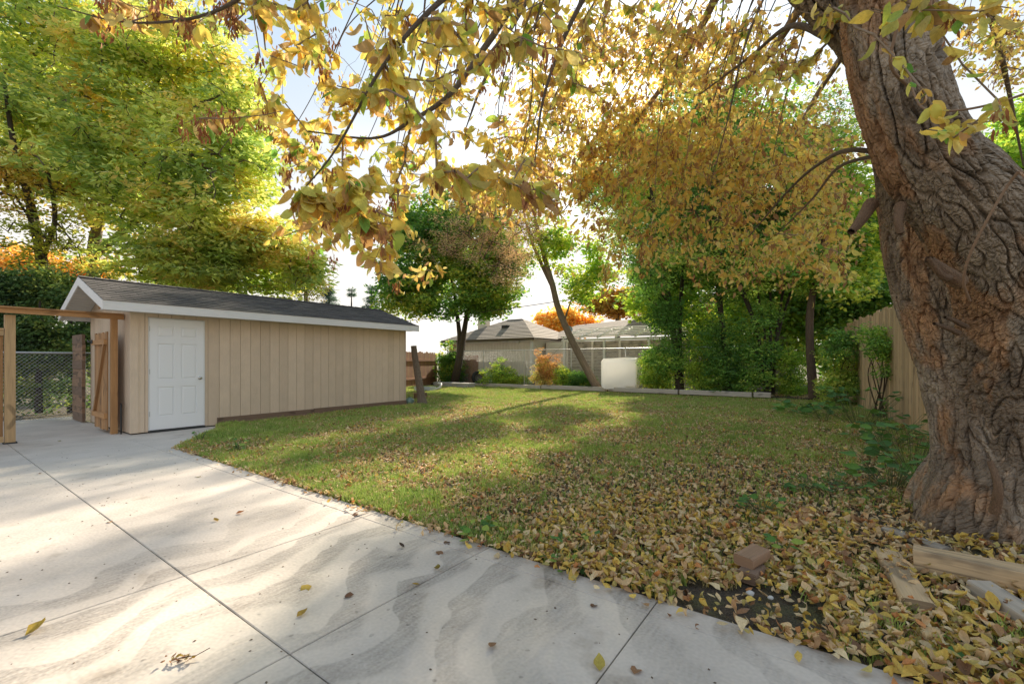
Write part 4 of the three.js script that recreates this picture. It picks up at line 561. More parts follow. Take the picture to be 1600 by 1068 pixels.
shrub('shrub', 'lanky upright green weed in front of the garage wall', 775, 604, 21.4, 0.9, 1.5, PAL.lime, SPRIG.small, 24);
shrub('shrub', 'tall rusty brown dying shrub before the back fence', 852, 612, 18.9, 1.3, 1.9, PAL.rust, SPRIG.small, 90);
shrub('shrub', 'bright lime green bush right of the rusty brown shrub', 880, 614, 18.6, 0.9, 0.95, PAL.lime, SPRIG.small, 70);
shrub('shrub', 'dark green bush at the foot of the leaning tree', 908, 614, 18.3, 1.2, 0.85, PAL.green, SPRIG.small, 70);
shrub('shrub', 'yellow green leafy thicket right of the white mattress', 1025, 618, 16.9, 1.3, 1.7, PAL.lime, SPRIG.small, 110);
shrub('shrub', 'sunny yellow green bush at the foot of the ivy clad stem', 1098, 620, 16.4, 1.1, 1.6, PAL.lime, SPRIG.small, 80);
shrub('shrub', 'mixed green thicket left of the slim reddish trunk', 1235, 626, 15.2, 1.2, 1.8, PAL.lime, SPRIG.small, 90);
shrub('shrub', 'dark leafy shrub in the fence corner right of the slim trunk', 1318, 632, 12.4, 1.5, 2.1, PAL.vine, SPRIG.small, 120);
shrub('shrub', 'thin dark shrub growing against the weathered board fence', 1372, 660, 9.6, 0.9, 1.9, PAL.vine, SPRIG.small, 60);

// ---------------------------------------------------------------- the big tree in the foreground
const bigTop = [];
{
  const base = V3(TREE.x + 0.25, 0, TREE.z - 0.35), g = thing('old_tree', 'huge old leaning tree at right with furrowed bark and overhanging yellow leaves', 'tree', base);
  const tube = (path, nu, nv, flare) => {
    const c = new THREE.CatmullRomCurve3(path.map(([px, py, z]) => P(px, py, z)), false, 'centripetal'), rad = path.map(([, , z, d]) => d / 2 / F * z), m = new MB(), N = path.length - 1; m.col = [1, 1, 1]; m.c = [];
    const uv = []; let len = 0, last = null, prev = V3(0, 0, 1);
    for (let j = 0; j <= nv; j++) {
      const t = j / nv, p = c.getPoint(t), f = t * N, k = Math.min(Math.floor(f), N - 1), r = lerp(rad[k], rad[k + 1], smooth(0, 1, f - k)), d = c.getTangent(t); if (last) len += p.distanceTo(last); last = p;
      const a = prev.clone().addScaledVector(d, -prev.dot(d)).normalize(); prev = a; const b = d.clone().cross(a), fl = flare * smooth(0.75, -0.1, p.y);
      for (let i = 0; i <= nu; i++) {
        const ph = (i % nu) / nu * 2 * Math.PI, cx = Math.cos(ph), cy = Math.sin(ph), R0 = r * 1.0, s1 = cx * R0, s2 = cy * R0;
        const nx = x => noise(s1 * x * 1.0, s2 * x * 1.0, len * x * 0.26 + flare);
        const wx = 0.18 * noise(s1 * 4, s2 * 4, len * 2.5), q1 = Math.abs(noise(s1 * 15 + wx, s2 * 15 + wx, len * 3.6 + 4)), q2 = Math.abs(noise(s1 * 22 + 3, s2 * 22, len * 10 + wx * 3)), fine = noise(s1 * 70, s2 * 70, len * 30);
        const rid = smooth(0.0, 0.12, q1), rid2 = smooth(0, 0.12, q2), lump = fbm(s1 * 1.6, s2 * 1.6, len * 1.2 + 7, 3);
        const root = fl * (0.42 + 0.75 * Math.pow(0.5 + 0.5 * Math.cos(ph * 5 + 1.3 + 0.8 * noise(cx * 2, cy * 2, 9)), 2.2) + 0.4 * noise(cx * 2.1, cy * 2.1, 3));
        const R = R0 * (1 + 0.13 * lump) + root * 0.5 + 0.030 * rid + 0.010 * rid2 * (0.4 + 0.6 * rid) + 0.0035 * fine - 0.028;
        const x = p.x + (a.x * cx + b.x * cy) * R - base.x, y = p.y + (a.y * cx + b.y * cy) * R * (fl > 0 ? 1 - 0.5 * fl : 1) - base.y, z = p.z + (a.z * cx + b.z * cy) * R - base.z;
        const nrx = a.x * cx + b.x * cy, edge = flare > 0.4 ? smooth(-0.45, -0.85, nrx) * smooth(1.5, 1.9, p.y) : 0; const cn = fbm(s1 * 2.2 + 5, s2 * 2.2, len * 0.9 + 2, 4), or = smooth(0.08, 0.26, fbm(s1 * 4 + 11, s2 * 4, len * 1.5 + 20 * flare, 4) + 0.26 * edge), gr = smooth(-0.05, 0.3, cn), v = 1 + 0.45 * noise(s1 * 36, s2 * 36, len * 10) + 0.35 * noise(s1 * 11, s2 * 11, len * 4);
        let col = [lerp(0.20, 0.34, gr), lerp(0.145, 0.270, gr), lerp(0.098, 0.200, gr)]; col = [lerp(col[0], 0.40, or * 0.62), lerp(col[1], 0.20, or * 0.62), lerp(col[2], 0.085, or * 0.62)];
        m.col = col.map(e => e * v); m.v(x, y, z); uv.push(Math.abs(i / nu - 0.5) * 2 * Math.PI * R0, len);
      }
    }
    for (let j = 0; j < nv; j++) for (let i = 0; i < nu; i++) { const A = j * (nu + 1) + i; m.i.push(A, A + 1, A + nu + 2, A, A + nu + 2, A + nu + 1); }
    const ge = m.geo(); ge.setAttribute('uv', new THREE.Float32BufferAttribute(uv, 2)); return ge;
  };
  const barkBig = new THREE.MeshStandardMaterial({ vertexColors: true, roughness: 0.9, side: THREE.DoubleSide, bumpMap: rep(barkBump, 1.6, 1.6), bumpScale: 0.022 });
  const t1 = [[1612, 960, 3.40, 290], [1614, 880, 3.40, 266], [1612, 790, 3.42, 236], [1612, 700, 3.44, 212], [1612, 600, 3.42, 208], [1612, 510, 3.32, 198], [1592, 430, 3.24, 172], [1548, 362, 3.16, 144], [1497, 302, 3.1, 126], [1447, 245, 3.06, 114], [1418, 180, 3.02, 111], [1395, 100, 3.0, 110], [1384, 0, 2.98, 114], [1372, -120, 2.95, 118], [1340, -260, 2.9, 120], [1260, -420, 2.9, 100]];
  const t2 = [[1562, 960, 3.38, 172], [1560, 810, 3.42, 152], [1552, 700, 3.5, 138], [1532, 620, 3.6, 126], [1506, 550, 3.66, 116], [1476, 480, 3.68, 111], [1453, 400, 3.66, 108], [1440, 320, 3.6, 102], [1420, 240, 3.5, 86], [1396, 155, 3.42, 56], [1345, 84, 3.34, 40], [1282, 14, 3.26, 36], [1200, -70, 3.15, 36], [1080, -150, 3.2, 36]];
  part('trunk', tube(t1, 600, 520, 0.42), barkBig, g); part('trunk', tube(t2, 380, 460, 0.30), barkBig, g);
  const stubM = bark(0.46, 0.29, 0.18);
  // snapped stubs and shoots on the trunk
  const stub = (pts, r) => { const st = pts.map(([x, y, z], k) => [P(x, y, z), r * (1 - 0.5 * k / (pts.length - 1))]); part('branch_stub', trunkGeo([st], base, 8), stubM, g); };
  stub([[1362, 318, 3.35], [1345, 345, 3.25], [1330, 362, 3.2]], 0.05); stub([[1408, 320, 3.1], [1404, 345, 3.05], [1408, 365, 3.03]], 0.035); stub([[1500, 440, 3.0], [1470, 420, 2.92], [1452, 405, 2.88]], 0.05); stub([[1490, 428, 3.0], [1475, 432, 2.9], [1450, 402, 2.86]], 0.03);
  stub([[1498, 520, 3.05], [1480, 512, 2.95], [1460, 505, 2.9]], 0.02); stub([[1510, 510, 3.05], [1490, 500, 2.95], [1477, 495, 2.9]], 0.018); stub([[1555, 800, 2.85], [1560, 760, 2.8], [1548, 720, 2.85]], 0.03);
  const shoot = (pts, r) => part('shoot', new MB().tube(new THREE.CatmullRomCurve3(pts.map(q => P(...q))).getPoints(24).map(p => p.sub(base)), r, 6).geo(), bark(0.34, 0.22, 0.14), g);
  shoot([[1516, 470, 2.82], [1506, 440, 2.75], [1515, 400, 2.68], [1545, 340, 2.6], [1575, 290, 2.55], [1592, 268, 2.5]], 0.008); shoot([[1425, 140, 2.72], [1392, 100, 2.6], [1400, 50, 2.55], [1415, -10, 2.5]], 0.009); shoot([[1420, 110, 2.7], [1430, 150, 2.6], [1450, 172, 2.5], [1500, 172, 2.4], [1560, 160, 2.35], [1620, 140, 2.3]], 0.006);
  // limbs over the yard
  const LB = [
    [[1180, -70, 3.15, 0.09], [1020, -130, 3.4, 0.07], [860, -60, 3.3, 0.05], [760, 70, 3.1, 0.034], [700, 150, 3.0, 0.026], [640, 190, 2.9, 0.02], [590, 215, 2.8, 0.013], [480, 205, 2.7, 0.006]],
    [[1260, -420, 2.9, 0.12], [1020, -300, 3.8, 0.08], [860, -60, 4.4, 0.05], [790, 60, 4.3, 0.03], [750, 140, 4.2, 0.022], [728, 200, 4.1, 0.008]],
    [[1340, -260, 3.0, 0.12], [1170, -110, 5, 0.08], [1080, 70, 6.2, 0.055], [970, 220, 6.8, 0.03], [880, 330, 7, 0.01]],
    [[1350, -160, 3.1, 0.12], [1270, -20, 5.6, 0.08], [1180, 110, 6.6, 0.05], [1080, 175, 7.2, 0.03], [980, 250, 7.5, 0.01]],
    [[1420, -200, 3.2, 0.12], [1340, 50, 6.6, 0.07], [1270, 160, 7.5, 0.045], [1190, 320, 7.8, 0.012]],
    [[1385, 240, 3.2, 0.034], [1330, 234, 3.3, 0.027], [1280, 256, 3.7, 0.022], [1230, 300, 4.3, 0.015], [1170, 370, 4.9, 0.008]],
    [[1380, 240, 3.2, 0.026], [1310, 262, 3.7, 0.019], [1270, 310, 4.1, 0.014], [1215, 365, 4.6, 0.008]],
    [[1260, -420, 2.9, 0.1], [900, -300, 2.5, 0.06], [620, -170, 2.3, 0.04], [440, -50, 2.25, 0.02], [330, 20, 2.2, 0.012], [200, 35, 2.2, 0.007], [90, 10, 2.2, 0.004]],
    [[1440, -220, 3.3, 0.10], [1530, -40, 5.6, 0.06], [1570, 110, 6.6, 0.04], [1600, 260, 7, 0.012]],
    [[1080, -150, 3.2, 0.06], [960, -70, 3.4, 0.04], [900, 20, 3.3, 0.028], [850, 150, 3.2, 0.016], [835, 260, 3.1, 0.006]],
    [[1020, -130, 3.4, 0.05], [820, -90, 2.5, 0.035], [690, 0, 2.2, 0.022], [600, 100, 2.0, 0.012], [520, 240, 1.95, 0.007], [470, 300, 1.95, 0.004]],
    [[1300, 60, 3.3, 0.05], [1240, 40, 3.6, 0.035], [1170, 90, 4.3, 0.02], [1090, 150, 4.8, 0.009]],
  ].map(l => l.map(([px, py, z, r]) => [P(px, py, z), r * (z < 4.7 ? 0.62 : 0.8)]));
  for (let k = 0; k < 46; k++) { // long drooping branchlets, upper right to lower left
    const x0 = rr(640, 1330), z = x0 > 900 ? rr(4, 7.5) : rr(2.7, 4.5), dx = rr(50, 240), y1 = rr(120, 330) * (x0 > 900 ? 1.1 : 0.95), r = rr(0.005, 0.012) * (z > 4 ? 1.4 : 0.9), b = rr(-0.2, 0.35);
    LB.push([0, 0.25, 0.5, 0.75, 1].map(t => [P(x0 - dx * (t + b * t * (1 - t)) + gauss() * 13, lerp(-150, y1, t) + gauss() * 10, z + 0.5 * t + gauss() * 0.1), r * (1 - 0.75 * t)]));
  }
  const limbM = bark(0.36, 0.27, 0.19); LB.forEach(l => part('limb', trunkGeo([l], base, 9), limbM, g));
  // where the leaves hang: px, py, spread x, spread y, nearest, farthest, clusters
  const R = [
    [540, 310, 80, 55, 1.8, 2.8, 66], [480, 60, 80, 60, 2.1, 3.2, 38], [640, 110, 90, 80, 1.8, 3.0, 30], [790, 60, 110, 60, 1.8, 2.8, 22], [760, 270, 90, 35, 1.8, 2.7, 20], [590, 380, 55, 35, 1.9, 2.6, 16], [850, 300, 40, 30, 1.8, 2.4, 7],
    [470, 230, 60, 50, 3, 4.2, 34], [600, 190, 110, 90, 3, 4.5, 60], [720, 150, 120, 110, 3.2, 5, 60], [860, 110, 120, 90, 3.4, 5.5, 70], [480, 360, 60, 40, 2.8, 4, 20], [420, 160, 40, 60, 2.6, 3.6, 14], [330, 180, 60, 22, 2.4, 3.0, 10], [620, 350, 50, 40, 3, 4.2, 12], [640, 440, 50, 20, 4, 5, 6], [760, 330, 90, 40, 3.4, 5, 16],
    [970, 200, 100, 80, 5.5, 8, 220], [1060, 250, 120, 90, 5.5, 8.5, 240], [1180, 250, 120, 110, 5.5, 8.8, 250], [1280, 290, 60, 110, 5.0, 8.5, 190], [1100, 100, 160, 60, 4.5, 8, 190], [980, 80, 130, 60, 4.6, 7.5, 90], [800, 300, 90, 40, 4.7, 7, 64], [710, 290, 60, 30, 4.7, 6.5, 26], [830, 200, 80, 60, 4.7, 7, 50], [920, 300, 80, 60, 5.5, 8, 80], [1010, 370, 130, 60, 6, 8.5, 70], [1180, 400, 140, 70, 5.5, 8, 90], [960, 420, 60, 40, 6, 8.5, 14], [1310, 420, 30, 40, 4.5, 6.5, 16], [860, 230, 60, 60, 4.5, 7, 50],
    [1550, 90, 60, 70, 5.5, 8, 40], [1590, 40, 60, 40, 4.5, 7, 25], [1230, 110, 40, 30, 2.9, 3.6, 8], [1300, 20, 100, 20, 2.4, 3.4, 8], [1180, 60, 120, 60, 4, 6, 40], [700, 10, 250, 30, 2.4, 4, 40], [1000, 20, 150, 40, 3.5, 6, 50],
    [1480, 200, 35, 22, 2.05, 2.3, 4], [1560, 175, 35, 25, 1.7, 2.2, 4], [1450, 12, 120, 12, 1.5, 2.0, 5], [1540, 20, 60, 10, 1.3, 1.6, 3],
  ];
  const T = []; for (const [x, y, sx, sy, z0, z1, n] of R) for (let k = 0; k < n; k++) T.push(P(x + gauss() * sx * 1.05, y + gauss() * sy * 1.05, rr(z0, z1))); // hang points
  for (let k = 0; k < 30; k++) T.push(P(rr(140, 420), 20 + gauss() * 30, rr(2.1, 2.6)));
  // upper crown above the frame, over the yard and the patio
  for (let k = 0; k < 260; k++) T.push(V3(rr(-4, 9), rr(5.5, 8), -rr(1, 9)));
  for (const q of LB) bigTop.push(q);
  const { N, tips } = grow(LB, T, { r0: 0.0028, step: 0.22, droop: 0.10, wob: 0.22, exp: 2.5 });
  const tw = part('twigs', branchGeo(N, base, 4, 0.0016), limbM, g); tw.userData.kind = 'stuff';
  const shapes = [leafGeo(0.115, 0.054, 0.35, 0.5, 6, 0.42), leafGeo(0.125, 0.058, 0.25, 0.9, 6, 0.45, 0.6), leafGeo(0.10, 0.046, 0.6, 0.3, 6, 0.40, -0.5), leafGeo(0.11, 0.044, 0.9, 1.2, 6, 0.42, 0.9)];
  const yellow = [[0.82, 0.63, 0.13, 5], [0.80, 0.52, 0.11, 2.2], [0.72, 0.68, 0.16, 3.4], [0.84, 0.70, 0.24, 2.5], [0.52, 0.32, 0.13, 2.4], [0.46, 0.58, 0.10, 1.0], [0.22, 0.44, 0.07, 0.5]];
  const bronze = [[0.82, 0.61, 0.14, 5], [0.74, 0.47, 0.13, 2.6], [0.76, 0.68, 0.17, 2.6], [0.84, 0.68, 0.24, 2], [0.47, 0.28, 0.13, 2.4], [0.44, 0.54, 0.10, 1.0]];
  const seedShape = leafGeo(0.040, 0.011, 0.2, 0.6, 3), leaves = [], seeds = [];
  for (const k of tips) {
    const p = N[k].p, q = N[N[k].par].p, dir = p.clone().sub(q).normalize(), [px, py, z] = proj(p), dense = z > 4.6 ? 11 : 7, isSeed = rnd() < (px < 420 ? 0.7 : z > 4.6 ? 0.3 : 0.14);
    if (isSeed) for (let j = 0; j < 26; j++) { const d = V3(gauss() * 0.35, -1, gauss() * 0.35); seeds.push({ m: leafM(V3(p.x + gauss() * 0.035, p.y + gauss() * 0.07 - 0.02, p.z + gauss() * 0.035).sub(base), d, rr(0, 6.3), rr(0.8, 1.2)), c: pick([[0.33, 0.13, 0.05, 2], [0.42, 0.19, 0.08, 2], [0.26, 0.10, 0.05, 1]]), z }); }
    const nL = isSeed && px < 420 ? 2 : dense;
    for (let j = 0; j < nL; j++) {
      let kk = k; while (rnd() < 0.55 && N[kk].par >= 0 && !N[N[kk].par].fix && p.distanceTo(N[N[kk].par].p) < 0.7) kk = N[kk].par; const pa = N[kk].par >= 0 ? N[N[kk].par].p : N[kk].p, b = N[kk].p.clone().lerp(pa, rnd()), jt = z > 4.6 ? 0.14 : 0.022; b.x += gauss() * jt; b.y += gauss() * jt; b.z += gauss() * jt;
      const d = V3(gauss() + dir.x * 0.7, -0.75 + gauss() * 0.55, gauss() + dir.z * 0.7), s = rr(0.55, 1.1) * (rnd() < 0.15 ? 0.65 : 1) ;
      leaves.push({ m: leafM(b.clone().sub(base), d, rr(0, 6.3), s), c: pick(z > 4.6 ? bronze : yellow), z: proj(b)[2], on: px > -40 && px < 1640 && py > -40 && py < 700, k: Math.floor(rnd() * 4), s });
    }
  }
  // the few big leaves right before the lens, top right and on the trunk
  leaves.sort((a, b) => (b.on ? 1 / b.z : 0) - (a.on ? 1 / a.z : 0));
  const mm = new THREE.Matrix4();
  leaves.slice(0, 300).forEach(l => { const m = part('leaf', shapes[l.k], tintMat(LMnear, l.c), g); l.m.decompose(m.position, m.quaternion, m.scale); });
  for (let k = 0; k < 4; k++) instanced('foliage', shapes[k], LM, leaves.slice(300).filter(l => l.k === k), g);
  instanced('seed_clusters', seedShape, leafMat(0.2), seeds, g);
  numberParts(g);
}

// ---------------------------------------------------------------- lawn: grass, fallen leaves, weeds
const litter = (u, v) => { // share of the ground covered by fallen leaves
  const n = 0.58 + 0.8 * fbm(u * 0.6, v * 0.6, 5, 4) + 0.55 * noise(u * 1.7, v * 1.7, 9) + 0.3 * noise(u * 4.1, v * 4.1, 2);
  const right = smooth(-2.9, -0.6, u) * smooth(8, 3.6, v), edge = smooth(-9.5, -7.5, u) * 0.15, far = smooth(9, 15, v);
  return clamp(n * 0.8 + 0.12 + 0.6 * right + edge - 0.16 * far - 0.35 * smooth(-6.6, -8.6, u) * smooth(6, 3.5, v));
};
{
  const inView = (p, m = 160) => { if (p.z > -1.2) return false; const [x, y] = proj(p); return x > -m && x < W + m && y < H + 130; };
  const blades = [0, 1, 2].map(() => { const m = new MB(); for (let k = 0; k < 9; k++) { const a = rr(0, 6.28), r = rr(0, 0.035), x = Math.cos(a) * r, z = Math.sin(a) * r, h = rr(0.035, 0.075), b = rr(0, 6.28), lx = Math.cos(b) * h * rr(0.2, 0.9), lz = Math.sin(b) * h * rr(0.2, 0.9), w = rr(0.0018, 0.0032), wx = -Math.sin(b) * w, wz = Math.cos(b) * w; const p = [[x - wx, 0, z - wz], [x + wx, 0, z + wz], [x + lx * 0.4 + wx, h * 0.65, z + lz * 0.4 + wz], [x + lx * 0.4 - wx, h * 0.65, z + lz * 0.4 - wz], [x + lx, h, z + lz]].map(q => m.v(...q)); m.i.push(p[0], p[1], p[2], p[0], p[2], p[3], p[3], p[2], p[4]); } return m.geo(); });
  const gl = [[], [], []];
  for (let t = 0; t < 210000; t++) {
    const u = rr(-16.5, 4), v = PADV + Math.pow(rnd(), 1.35) * (16.9 - PADV); if (u < -10.05 && v < 8.9) continue; if (v < padCut(u) + 0.02) continue;
    const p = G(u, v, lawnH(u, v)); if (!inView(p)) continue; if (p.distanceTo(TREE) < 0.8) continue;
    const c = litter(u, v); if (soilSpot(u, v) > 0.3 || rnd() < smooth(0.50, 0.95, c) * 0.82) continue; if (u > 1.2 && v > 9) continue;
    const s = rr(0.65, 1.2) * (1 + 0.4 * smooth(0.5, 0.1, c)), f = 0.5 + 0.8 * fbm(u * 1.1, v * 1.1, 4, 3), dry = rnd() < 0.16;
    Q.setFromEuler(E.set(gauss() * 0.12, rr(0, 6.28), gauss() * 0.12)); const col = dry ? [0.60, 0.50, 0.22] : [lerp(0.24, 0.48, clamp(f)), lerp(0.38, 0.55, clamp(f)), lerp(0.08, 0.12, clamp(f))], b = rr(0.75, 1.2);
    gl[t % 3].push({ m: new THREE.Matrix4().compose(p, Q, V3(s, s * rr(0.8, 1.2), s)), c: col.map(e => e * b) });
  }
  const gg = thing('grass', 'short green grass of the lawn', 'grass', V3(0, 0, 0), 0, null, 'stuff'); gl.forEach((l, k) => instanced('grass_tufts', blades[k], leafMat(0.35), l, gg)); numberParts(gg);
  const dry = [leafGeo(0.082, 0.046, 0.5, 0.5, 4, 0.42, 0.5), leafGeo(0.085, 0.04, 1.1, 0.9, 4, 0.42, 1.2), leafGeo(0.095, 0.055, 0.3, -0.6, 4, 0.45, -0.8), leafGeo(0.07, 0.038, 1.4, 1.9, 5, 0.4, -1.8), leafGeo(0.075, 0.03, 0.9, -1.9, 5, 0.4, 1.6)];
  const palL = [[0.80, 0.56, 0.31, 6, 'tan'], [0.85, 0.68, 0.42, 5, 'tan'], [0.58, 0.35, 0.18, 2.4, 'brown'], [0.80, 0.57, 0.14, 1.8, 'yellow'], [0.68, 0.31, 0.12, 1.2, 'orange'], [0.32, 0.18, 0.10, 1.6, 'brown'], [0.60, 0.50, 0.18, 0.5, 'yellow']];
  const palN = palL.map((q, i) => [q[0], q[1], q[2], i === 3 || i === 6 ? q[3] * 5 : q[3], q[4]]);
  const L = [];
  for (let t = 0; t < 260000; t++) {
    const u = rr(-17, 4.5), v = PADV - 0.16 + Math.pow(rnd(), 1.45) * (19 - PADV); if (u < -10.05 && v < 8.9) continue; const pc = padCut(u); if (v < pc - 0.02 && (v < pc - 0.16 || rnd() > (u > -4 ? 0.11 : 0.025) * smooth(pc - 0.2, pc, v))) continue; const c = litter(u, v), near = smooth(-2.6, -1.0, u) * smooth(5.5, 3.2, v);
    if (rnd() > smooth(0.35, 0.80, c) * 0.62 + near * 0.42 + 0.16 * (1 - near) || (soilSpot(u, v) > 0.35 && rnd() < 0.85)) continue; const p = G(u, v, (v > 16.95 ? 0.125 : v < pc ? 0 : lawnH(u, v)) + rr(0.010, 0.04) + near * rr(0, 0.04)); if (!inView(p) || (u > 1.2 && v > 9)) continue;
    const pal = near > 0.4 ? palN : palL; let tt = 0; for (const q of pal) tt += q[3]; tt *= rnd(); let q0 = pal[0]; for (const q of pal) { tt -= q[3]; if (tt <= 0) { q0 = q; break; } }
    const b = rr(0.75, 1.15), a = rr(0, 6.28), tl = near > 0.4 ? 0.38 : 0.42; Q.setFromEuler(E.set(gauss() * tl, a, gauss() * tl + (rnd() < 0.4 ? Math.PI : 0), 'YXZ')); const s = (near > 0.4 ? rr(0.42, 1.05) : rr(0.38, 0.85)) * (rnd() < 0.06 ? 1.3 : 1);
    L.push({ m: new THREE.Matrix4().compose(p, Q, V3(s, s, s)), c: [q0[0] * b, q0[1] * b, q0[2] * b], z: -p.z, k: Math.floor(rnd() * 5), tone: q0[4], vis: (() => { const [x, y] = proj(p); return x > 0 && x < W && y < H; })() });
  }
  L.sort((a, b) => (b.vis ? 1 / b.z : 0) - (a.vis ? 1 / a.z : 0));
  const zone = p => { const Z = [[1175, 885, 'close to the wood offcuts'], [1412, 905, 'around the short pale plank'], [1540, 930, 'by the long timber'], [1480, 1045, 'in the lower right corner'], [1290, 1005, 'along the concrete edge left of the corner'], [1090, 900, 'along the concrete edge left of the offcuts'], [1300, 900, 'between the offcuts and the short plank'], [1420, 980, 'in front of the short plank'], [900, 860, 'by the middle of the concrete edge']]; let b = Z[0], d = 1e9; for (const z of Z) { const e = ON(z[0], z[1]).distanceTo(p); if (e < d) { d = e; b = z; } } return b[2]; };
  const names = { tan: 'curled tan', brown: 'dark brown', yellow: 'yellow', orange: 'rust orange' };
  L.slice(0, 260).forEach(l => { const m = part('fallen_leaf', dry[l.k], tintMat(LMdry, l.c), scene); l.m.decompose(m.position, m.quaternion, m.scale); const w = zone(m.position); tag(m, names[l.tone] + ' fallen leaf in the litter ' + w, 'leaf', l.tone + ' leaves in the litter ' + w); });
  const ll = thing('leaf_litter', 'dry tan and yellow leaves scattered thickly over the lawn', 'leaf litter', V3(0, 0, 0), 0, null, 'stuff'); for (let k = 0; k < 5; k++) instanced('fallen_leaves', dry[k], LMdry, L.slice(260).filter(l => l.k === k), ll); numberParts(ll);
  console.log('grass', gl.map(l => l.length), 'litter', L.length);
  // leaves lying on the concrete
  const K = [[368, 803, 'rust orange leaf lying alone in the sunny middle of the concrete', [0.5, 0.18, 0.05], 0.9], [481, 914, 'yellow leaf on the concrete between the two saw cut joints', [0.5, 0.36, 0.07], 1.1], [463, 965, 'small yellow brown leaf nearest the joint crossing on the concrete', [0.42, 0.28, 0.06], 0.8], [553, 930, 'dark brown leaf on the concrete right of the yellow leaf', [0.18, 0.09, 0.05], 0.8], [632, 856, 'blackish curled leaf on the concrete near the edging strip', [0.1, 0.07, 0.05], 0.7], [678, 888, 'olive leaf on the concrete just before the second joint', [0.3, 0.24, 0.06], 0.9], [682, 862, 'upper olive brown leaf by the second joint near the edging strip', [0.22, 0.18, 0.06], 0.9], [656, 914, 'pale orange leaf on the concrete below the olive leaf', [0.45, 0.26, 0.1], 0.6], [937, 1050, 'large yellow leaf on the rightmost joint at the bottom of the patio', [0.52, 0.42, 0.10], 1.1], [991, 1055, 'rusty brown leaf on the concrete right of the large yellow leaf', [0.36, 0.17, 0.08], 0.9], [772, 1005, 'dark mottled leaf on the concrete in the bottom middle', [0.28, 0.18, 0.07], 0.8], [925, 950, 'thin dark leaf on the concrete near the rightmost joint', [0.15, 0.09, 0.06], 0.7], [1050, 962, 'brown leaf standing on the concrete edging strip at right', [0.34, 0.18, 0.08], 0.7], [560, 803, 'dark brown leaf stuck on the edging strip where the joint ends', [0.2, 0.11, 0.06], 0.9], [694, 850, 'dark brown leaf standing on the edging strip before the second joint', [0.2, 0.12, 0.06], 0.8], [38, 995, 'long yellow leaf by the joint near the left picture edge', [0.50, 0.36, 0.09], 1.2], [95, 658 + 31, 'yellow green leaf lying in front of the gate opening', [0.40, 0.40, 0.06], 0.8], [175, 816, 'small tan leaf lying on the long joint in the sunny concrete', [0.44, 0.28, 0.14], 0.6], [652, 797 + 8, 'brown curled leaf at the lawn edge of the concrete', [0.3, 0.17, 0.08], 0.8], [310, 746, 'olive leaf on the concrete near the grass tip', [0.28, 0.27, 0.07], 0.8], [340, 815, 'flat straw coloured leaf left of the rust orange leaf', [0.40, 0.28, 0.12], 0.8], [60, 740, 'small brown leaf on shaded concrete near the gate post', [0.2, 0.12, 0.07], 0.7]];
  for (const [x, y, l, c, s] of K) { const p = ON(x, y); p.y = 0.006; const m = single('fallen_leaf', dry[Math.floor(rnd() * 3)], tintMat(LMdry, c), l, 'leaf', p, [gauss() * 0.05, rr(0, 6.28), gauss() * 0.12]); m.scale.setScalar(s); m.userData.group = 'fallen leaves lying on the concrete'; }
  { const p = ON(283, 1034), g = thing('seed_twig', 'broken twig with yellow brown seed cluster on the concrete', 'twig', V3(p.x, 0.01, p.z)); part('twig', new MB().tube([V3(-0.04, 0, 0.01), V3(0, 0.01, 0), V3(0.05, 0.006, -0.02), V3(0.09, 0.02, -0.05)], 0.0018, 5).geo(), BK.brown, g); const sh = leafGeo(0.028, 0.012, 0.3, 0.6, 3); for (let k = 0; k < 26; k++) { const m = part('seed', sh, tintMat(LMdry, pick([[0.42, 0.27, 0.07, 1], [0.34, 0.2, 0.06, 1]])), g, V3(gauss() * 0.05, rr(0.0, 0.012), gauss() * 0.03)); m.rotation.set(rr(-0.6, 0.4), rr(0, 6.28), gauss()); } numberParts(g); }
  // specks of grit and crumbs of leaf on the concrete
  { const m = new MB(); for (let k = 0; k < 420; k++) { const p = G(rr(-9, 0.6), rr(-0.6, 2.4), 0.001); if (!inView(p, 0)) continue; const a = rr(0, 6.28), s = rr(0.002, 0.007), c = Math.cos(a) * s, d = Math.sin(a) * s; const q = [V3(-c * 1.6, 0, -d * 1.6), V3(d, 0, -c), V3(c * 1.4, 0.001, d * 1.4), V3(-d, 0, c), V3(0, s * 0.8, 0)].map(e => m.v(p.x + e.x, p.y + e.y, p.z + e.z)); for (let e = 0; e < 4; e++) m.i.push(q[e], q[(e + 1) % 4], q[4]); } single('grit', m.geo(), std(0.13, 0.09, 0.06, 0.9), 'crumbs of leaf and grit scattered on the concrete', 'grit', null, null, null, 'stuff'); }
  // broad leaved weeds
  const wl = leafGeo(0.13, 0.085, 0.3, 0.5, 5, 0.4), wm = [[0.12, 0.27, 0.06], [0.17, 0.34, 0.065], [0.09, 0.21, 0.06], [0.34, 0.46, 0.09]].map(c => tintMat(leafMat(0.3, { map: leafT }), c));
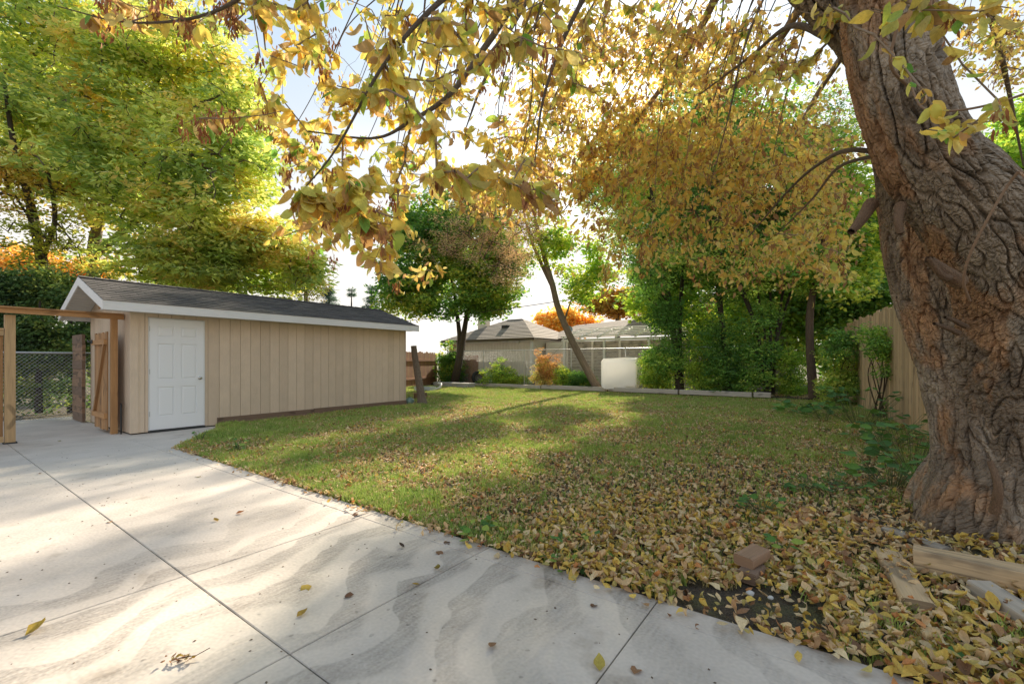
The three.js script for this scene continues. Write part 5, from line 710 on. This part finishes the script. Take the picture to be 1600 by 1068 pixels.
  const weed = (label, px, py, h, w, n, s, z, name = 'weed') => { const p = ON(px, py), [u, v] = toG(p); p.y = lawnH(u, v); const g = thing(name, label, 'plant', p); const sm = new MB(); for (let k = 0; k < n; k++) { const a = rr(0, 6.28), r = w * Math.sqrt(rnd()), y = h * (0.25 + 0.75 * rnd()), q = V3(Math.cos(a) * r, y, Math.sin(a) * r); sm.tube([V3(q.x * 0.3, 0, q.z * 0.3), V3(q.x * 0.75, y * 0.7, q.z * 0.75), q], 0.003, 4); const m = part('leaf', wl, wm[Math.floor(rnd() * (z ? 3 : 4))], g); leafM(q, V3(Math.cos(a) + gauss() * 0.7, gauss() * 0.35 - 0.2, Math.sin(a) + gauss() * 0.7), gauss() * 0.5, s * rr(0.6, 1.2)).decompose(m.position, m.quaternion, m.scale); } part('stems', sm.geo(), std(0.12, 0.15, 0.05, 0.8), g); numberParts(g); };
  weed('large dark leaved plant between the big trunk and the board fence', 1425, 740, 0.55, 0.42, 60, 1.2, 1, 'leafy_plant'); weed('dark leaved plant left of the big trunk root', 1395, 768, 0.35, 0.32, 40, 1.1, 1, 'leafy_plant'); weed('leafy plant at the foot of the board fence behind the big trunk', 1385, 700, 0.55, 0.5, 50, 1.2, 1, 'leafy_plant'); weed('tall leafy weed before the dark shrub at the fence corner', 1345, 668, 0.7, 0.7, 60, 1.3, 1, 'leafy_plant'); weed('broad leaved weed on the lawn edge before the slim trunk', 1255, 652, 0.35, 0.5, 26, 1.7, 1, 'leafy_plant'); weed('single large leaved weed right of the lawn end block', 1288, 662, 0.3, 0.35, 12, 1.8, 1, 'leafy_plant');
  weed('small bright weed standing in leaves behind the wood offcuts', 1222, 868, 0.13, 0.06, 9, 0.65, 0); weed('low green weed patch in leaves behind the bright weed', 1190, 806, 0.14, 0.16, 26, 0.6, 0); weed('green weed patch in leaves left of the dark leaved plant', 1300, 775, 0.16, 0.4, 50, 0.65, 1); weed('bright grassy weed at the concrete edge in the middle', 748, 838, 0.12, 0.12, 18, 0.6, 0); weed('clump of green weeds by the concrete edge right of middle', 905, 872, 0.10, 0.25, 26, 0.55, 0); weed('green weed tuft at the grass tip by the shed door', 368, 706, 0.22, 0.12, 14, 0.6, 0); weed('small weed in the lower right corner of leaves', 1512, 1030, 0.07, 0.06, 6, 0.6, 0);
  weed('small twiggy weed growing at the concrete apron by the door', 312, 690, 0.2, 0.1, 12, 0.4, 1);
}
scene.traverse(o => { if (o.isMesh) { o.castShadow = true; o.receiveShadow = true; } });
let tri = 0, inst = 0; scene.traverse(o => { if (o.isMesh) { const n = (o.geometry.index ? o.geometry.index.count : o.geometry.attributes.position.count) / 3; if (o.isInstancedMesh) inst += o.count; else tri += n; } }); console.log('triangles', Math.round(tri), 'instances', inst);
renderer.render(scene, camera);
